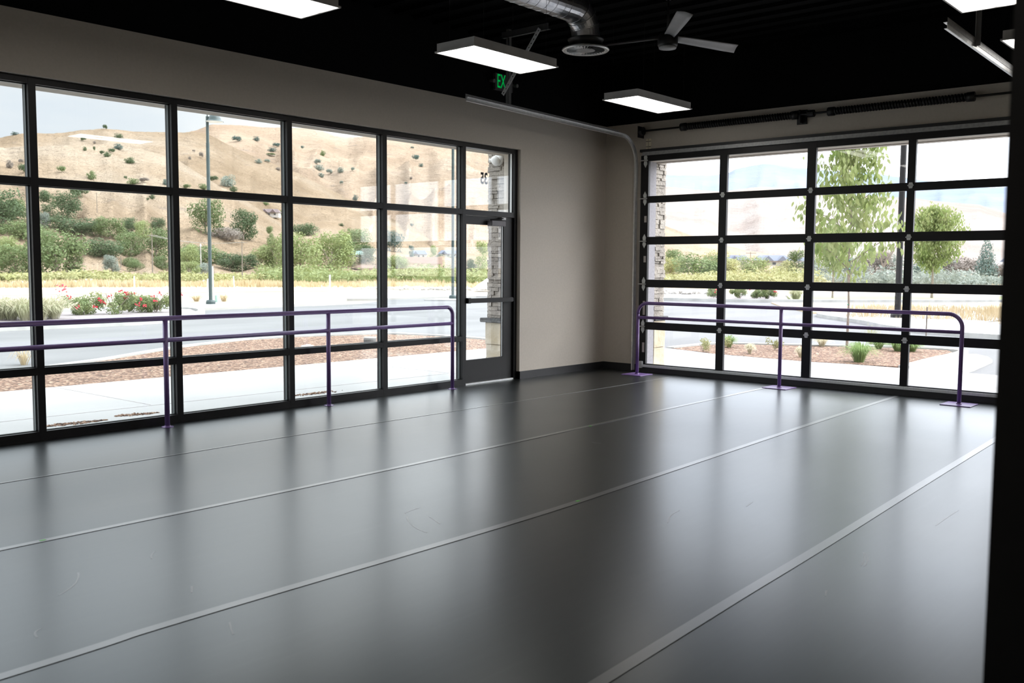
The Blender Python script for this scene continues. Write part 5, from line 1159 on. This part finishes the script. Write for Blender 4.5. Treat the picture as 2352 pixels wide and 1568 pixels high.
rocks('bark_litter', 130, lambda r_: (-4.5+r_.gauss(0, .16), 1.05+r_.gauss(0, .035), -0.048), 0.006, 0.018, M['mulch'], 'small patch of bark litter on the sidewalk in the fourth bay', 7, 'mulch litter')
p, ds = hit(790, 681)
bm = B(); k = ds/FPX; nn = 16; rg = []
for j in range(7):
    t_ = j/6; rg.append([bm.verts.new((math.cos(2*PI*i/nn)*56*k*(1-t_)*(1+0.15*noise.noise(Vector((i, j, 1)))), math.sin(2*PI*i/nn)*34*k*(1-t_)*(1+0.15*noise.noise(Vector((i, j, 5)))), 24*k*(math.sin(t_*PI/2))*(1+0.1*noise.noise(Vector((i*.7, j, 2)))))) for i in range(nn)])
for a, c in zip(rg, rg[1:]):
    for i in range(nn): bm.faces.new((a[i], a[(i+1) % nn], c[(i+1) % nn], c[i]))
bm.faces.new(rg[-1])
o = obj('gravel_mound', bm, M['rock'], loc=(p.x, p.y, GZ-0.1), smooth=True); o.rotation_euler = (0, 0, math.atan2(RT.y, RT.x)); tag(o, 'low pale gravel mound behind the tallest marker post', 'mound')
# broken slab beside the pier
x, y = G(1106, 668, GZ); t = thing('concrete_slab', 'tilted white concrete slab left of the stone pier', 'slab', (x, y, GZ)); k = (Vector((x, y, 0))-CAM).dot(FW)/FPX
bm = B(); ang = math.atan2(RT.y, RT.x)
def P3(u, v, z): return (math.cos(ang)*u*k-math.sin(ang)*v, math.sin(ang)*u*k+math.cos(ang)*v, z*k)
pr_ = [(-16, 2), (-16, 9), (16, 31), (30, 30), (30, 8)]
v0 = [bm.verts.new(P3(u, 0, z)) for u, z in pr_]; v1 = [bm.verts.new(P3(u, 2.2, z+1)) for u, z in pr_]
bm.faces.new(v0); bm.faces.new(v1[::-1])
for i in range(5): bm.faces.new((v0[i], v0[(i+1) % 5], v1[(i+1) % 5], v1[i]))
bmesh.ops.recalc_face_normals(bm, faces=bm.faces[:]); obj('slab', bm, M['white'], t)
# small things in the north mulch bed
x, y = G(850, 786, -0.055); t = thing('irrigation_box', 'pale round irrigation lid in the mulch, fourth bay', 'irrigation lid', (x, y, -0.055)); bm = B(); lathe(bm, [(0.13, 0), (0.13, 0.08), (0.12, 0.09)], 0, 0, 18); obj('drum', bm, M['signgrey'], t); bm = B(); lathe(bm, [(0.13, 0.09), (0.13, 0.105), (0.11, 0.11)], 0, 0, 18); obj('lid', bm, M['concrete'], t)
x, y = G(706, 797, -0.055); t = thing('ground_spotlight', 'small grey ground light half hidden by the black rail', 'light', (x, y, -0.055)); bm = B(); lathe(bm, [(0.12, 0), (0.12, 0.03), (0.10, 0.035)], 0, 0, 18); obj('body', bm, M['alu'], t); bm = B(); lathe(bm, [(0.05, 0.035), (0.05, 0.05)], 0.02, 0, 12); obj('cap', bm, M['housing'], t)
# thin dark stake beyond the barre
x, y = G(2127, 772, GZ+0.08); bm = B(); tube(bm, [(0, 0, 0), (0, 0, 0.78)], 0.016, 6); o = obj('sign_stake', bm, M['wood'], loc=(x, y, GZ)); tag(o, 'thin dark stake standing beyond the garage barre', 'stake')
# dry weeds at the left road edge, island concrete
x, y = G(55, 838, GZ); grass_clump('dry_weed', x, y, GZ, 0.22, 0.3, 'dry yellow weed at the road edge in the leftmost pane', None, M['straw'], 50, 0, 130)
for k_, (px, py, lab) in enumerate([(452, 690, 'dry weeds left of the bell lamp post base'), (515, 690, 'dry weeds right of the bell lamp post base')]):
    x, y = G(px, py, GZ); grass_clump('dry_weed', x, y, GZ-0.04, 0.5, 0.4, lab, None, M['straw'], 90, 0, 140+k_, wd=0.008)

# ------------------------------------------------------------------ light
wld = bpy.data.worlds.new('overcast_sky'); SC.world = wld; wld.use_nodes = True; nt = wld.node_tree; nt.nodes.clear(); L = nt.links
out = nt.nodes.new('ShaderNodeOutputWorld'); bg = nt.nodes.new('ShaderNodeBackground'); L.new(bg.outputs[0], out.inputs[0])
tc = nt.nodes.new('ShaderNodeTexCoord')
nrm = nt.nodes.new('ShaderNodeVectorMath'); nrm.operation = 'NORMALIZE'; L.new(tc.outputs['Generated'], nrm.inputs[0])
dt = nt.nodes.new('ShaderNodeVectorMath'); dt.operation = 'DOT_PRODUCT'; L.new(nrm.outputs[0], dt.inputs[0]); dt.inputs[1].default_value = Vector((0.86, -0.22, 0.46)).normalized()
mr = N(nt, 'ShaderNodeMapRange'); mr.interpolation_type = 'SMOOTHSTEP'
mr.inputs['From Min'].default_value = 0.25; mr.inputs['From Max'].default_value = 1.0; mr.inputs['To Min'].default_value = 0.0; mr.inputs['To Max'].default_value = 1.0
L.new(dt.outputs['Value'], mr.inputs['Value'])
sp_ = nt.nodes.new('ShaderNodeSeparateXYZ'); L.new(nrm.outputs[0], sp_.inputs[0])
mz = N(nt, 'ShaderNodeMapRange'); mz.inputs['From Min'].default_value = 0.18; mz.inputs['From Max'].default_value = 0.42; mz.inputs['To Min'].default_value = 0.0; mz.inputs['To Max'].default_value = 1.9
L.new(sp_.outputs['Z'], mz.inputs['Value'])
mp = nt.nodes.new('ShaderNodeMapping'); mp.inputs['Scale'].default_value = (1.2, 1.2, 5.0); L.new(nrm.outputs[0], mp.inputs['Vector'])
cn = N(nt, 'ShaderNodeTexNoise', Scale=2.6, Detail=5.0, Roughness=0.5); L.new(mp.outputs[0], cn.inputs['Vector'])
cr = ramp(nt, [(0.38, (0.76, 0.84, 0.94)), (0.52, (0.86, 0.91, 0.97)), (0.66, (0.98, 0.99, 1.0))]); L.new(cn.outputs['Fac'], cr.inputs['Fac'])
s1 = N(nt, 'ShaderNodeMath', op='MULTIPLY'); L.new(mr.outputs['Result'], s1.inputs[0]); s1.inputs[1].default_value = 2.2
s2 = N(nt, 'ShaderNodeMath', op='ADD'); L.new(s1.outputs[0], s2.inputs[0]); L.new(mz.outputs['Result'], s2.inputs[1])
s3 = N(nt, 'ShaderNodeMath', op='ADD'); L.new(s2.outputs[0], s3.inputs[0]); s3.inputs[1].default_value = 0.76
L.new(cr.outputs['Color'], bg.inputs['Color']); L.new(s3.outputs[0], bg.inputs['Strength'])
sun = bpy.data.lights.new('veiled_sun', 'SUN'); sun.energy = 2.6; sun.angle = math.radians(60); sun.color = (1.0, 0.96, 0.9)
so = bpy.data.objects.new('veiled_sun', sun); link(so); so.rotation_euler = Vector((0.62, -0.62, 0.72)).to_track_quat('Z', 'Y').to_euler()

# ------------------------------------------------------------------ camera
cd = bpy.data.cameras.new('camera'); co = bpy.data.objects.new('camera', cd); link(co)
cd.sensor_width = 36; cd.lens = FPX*36/2352; cd.clip_end = 9000; cd.clip_start = 0.05
rot = Matrix((RT, UP, -FW)).transposed(); co.matrix_world = Matrix.Translation(CAM) @ rot.to_4x4()
cd.dof.use_dof = True; cd.dof.focus_distance = 12.0; cd.dof.aperture_fstop = 4.0
SC.camera = co
SC.view_settings.view_transform = 'Standard'; SC.view_settings.look = 'None'; SC.view_settings.gamma = 1; SC.view_settings.exposure = 0.56; SC.view_settings.use_curve_mapping = False
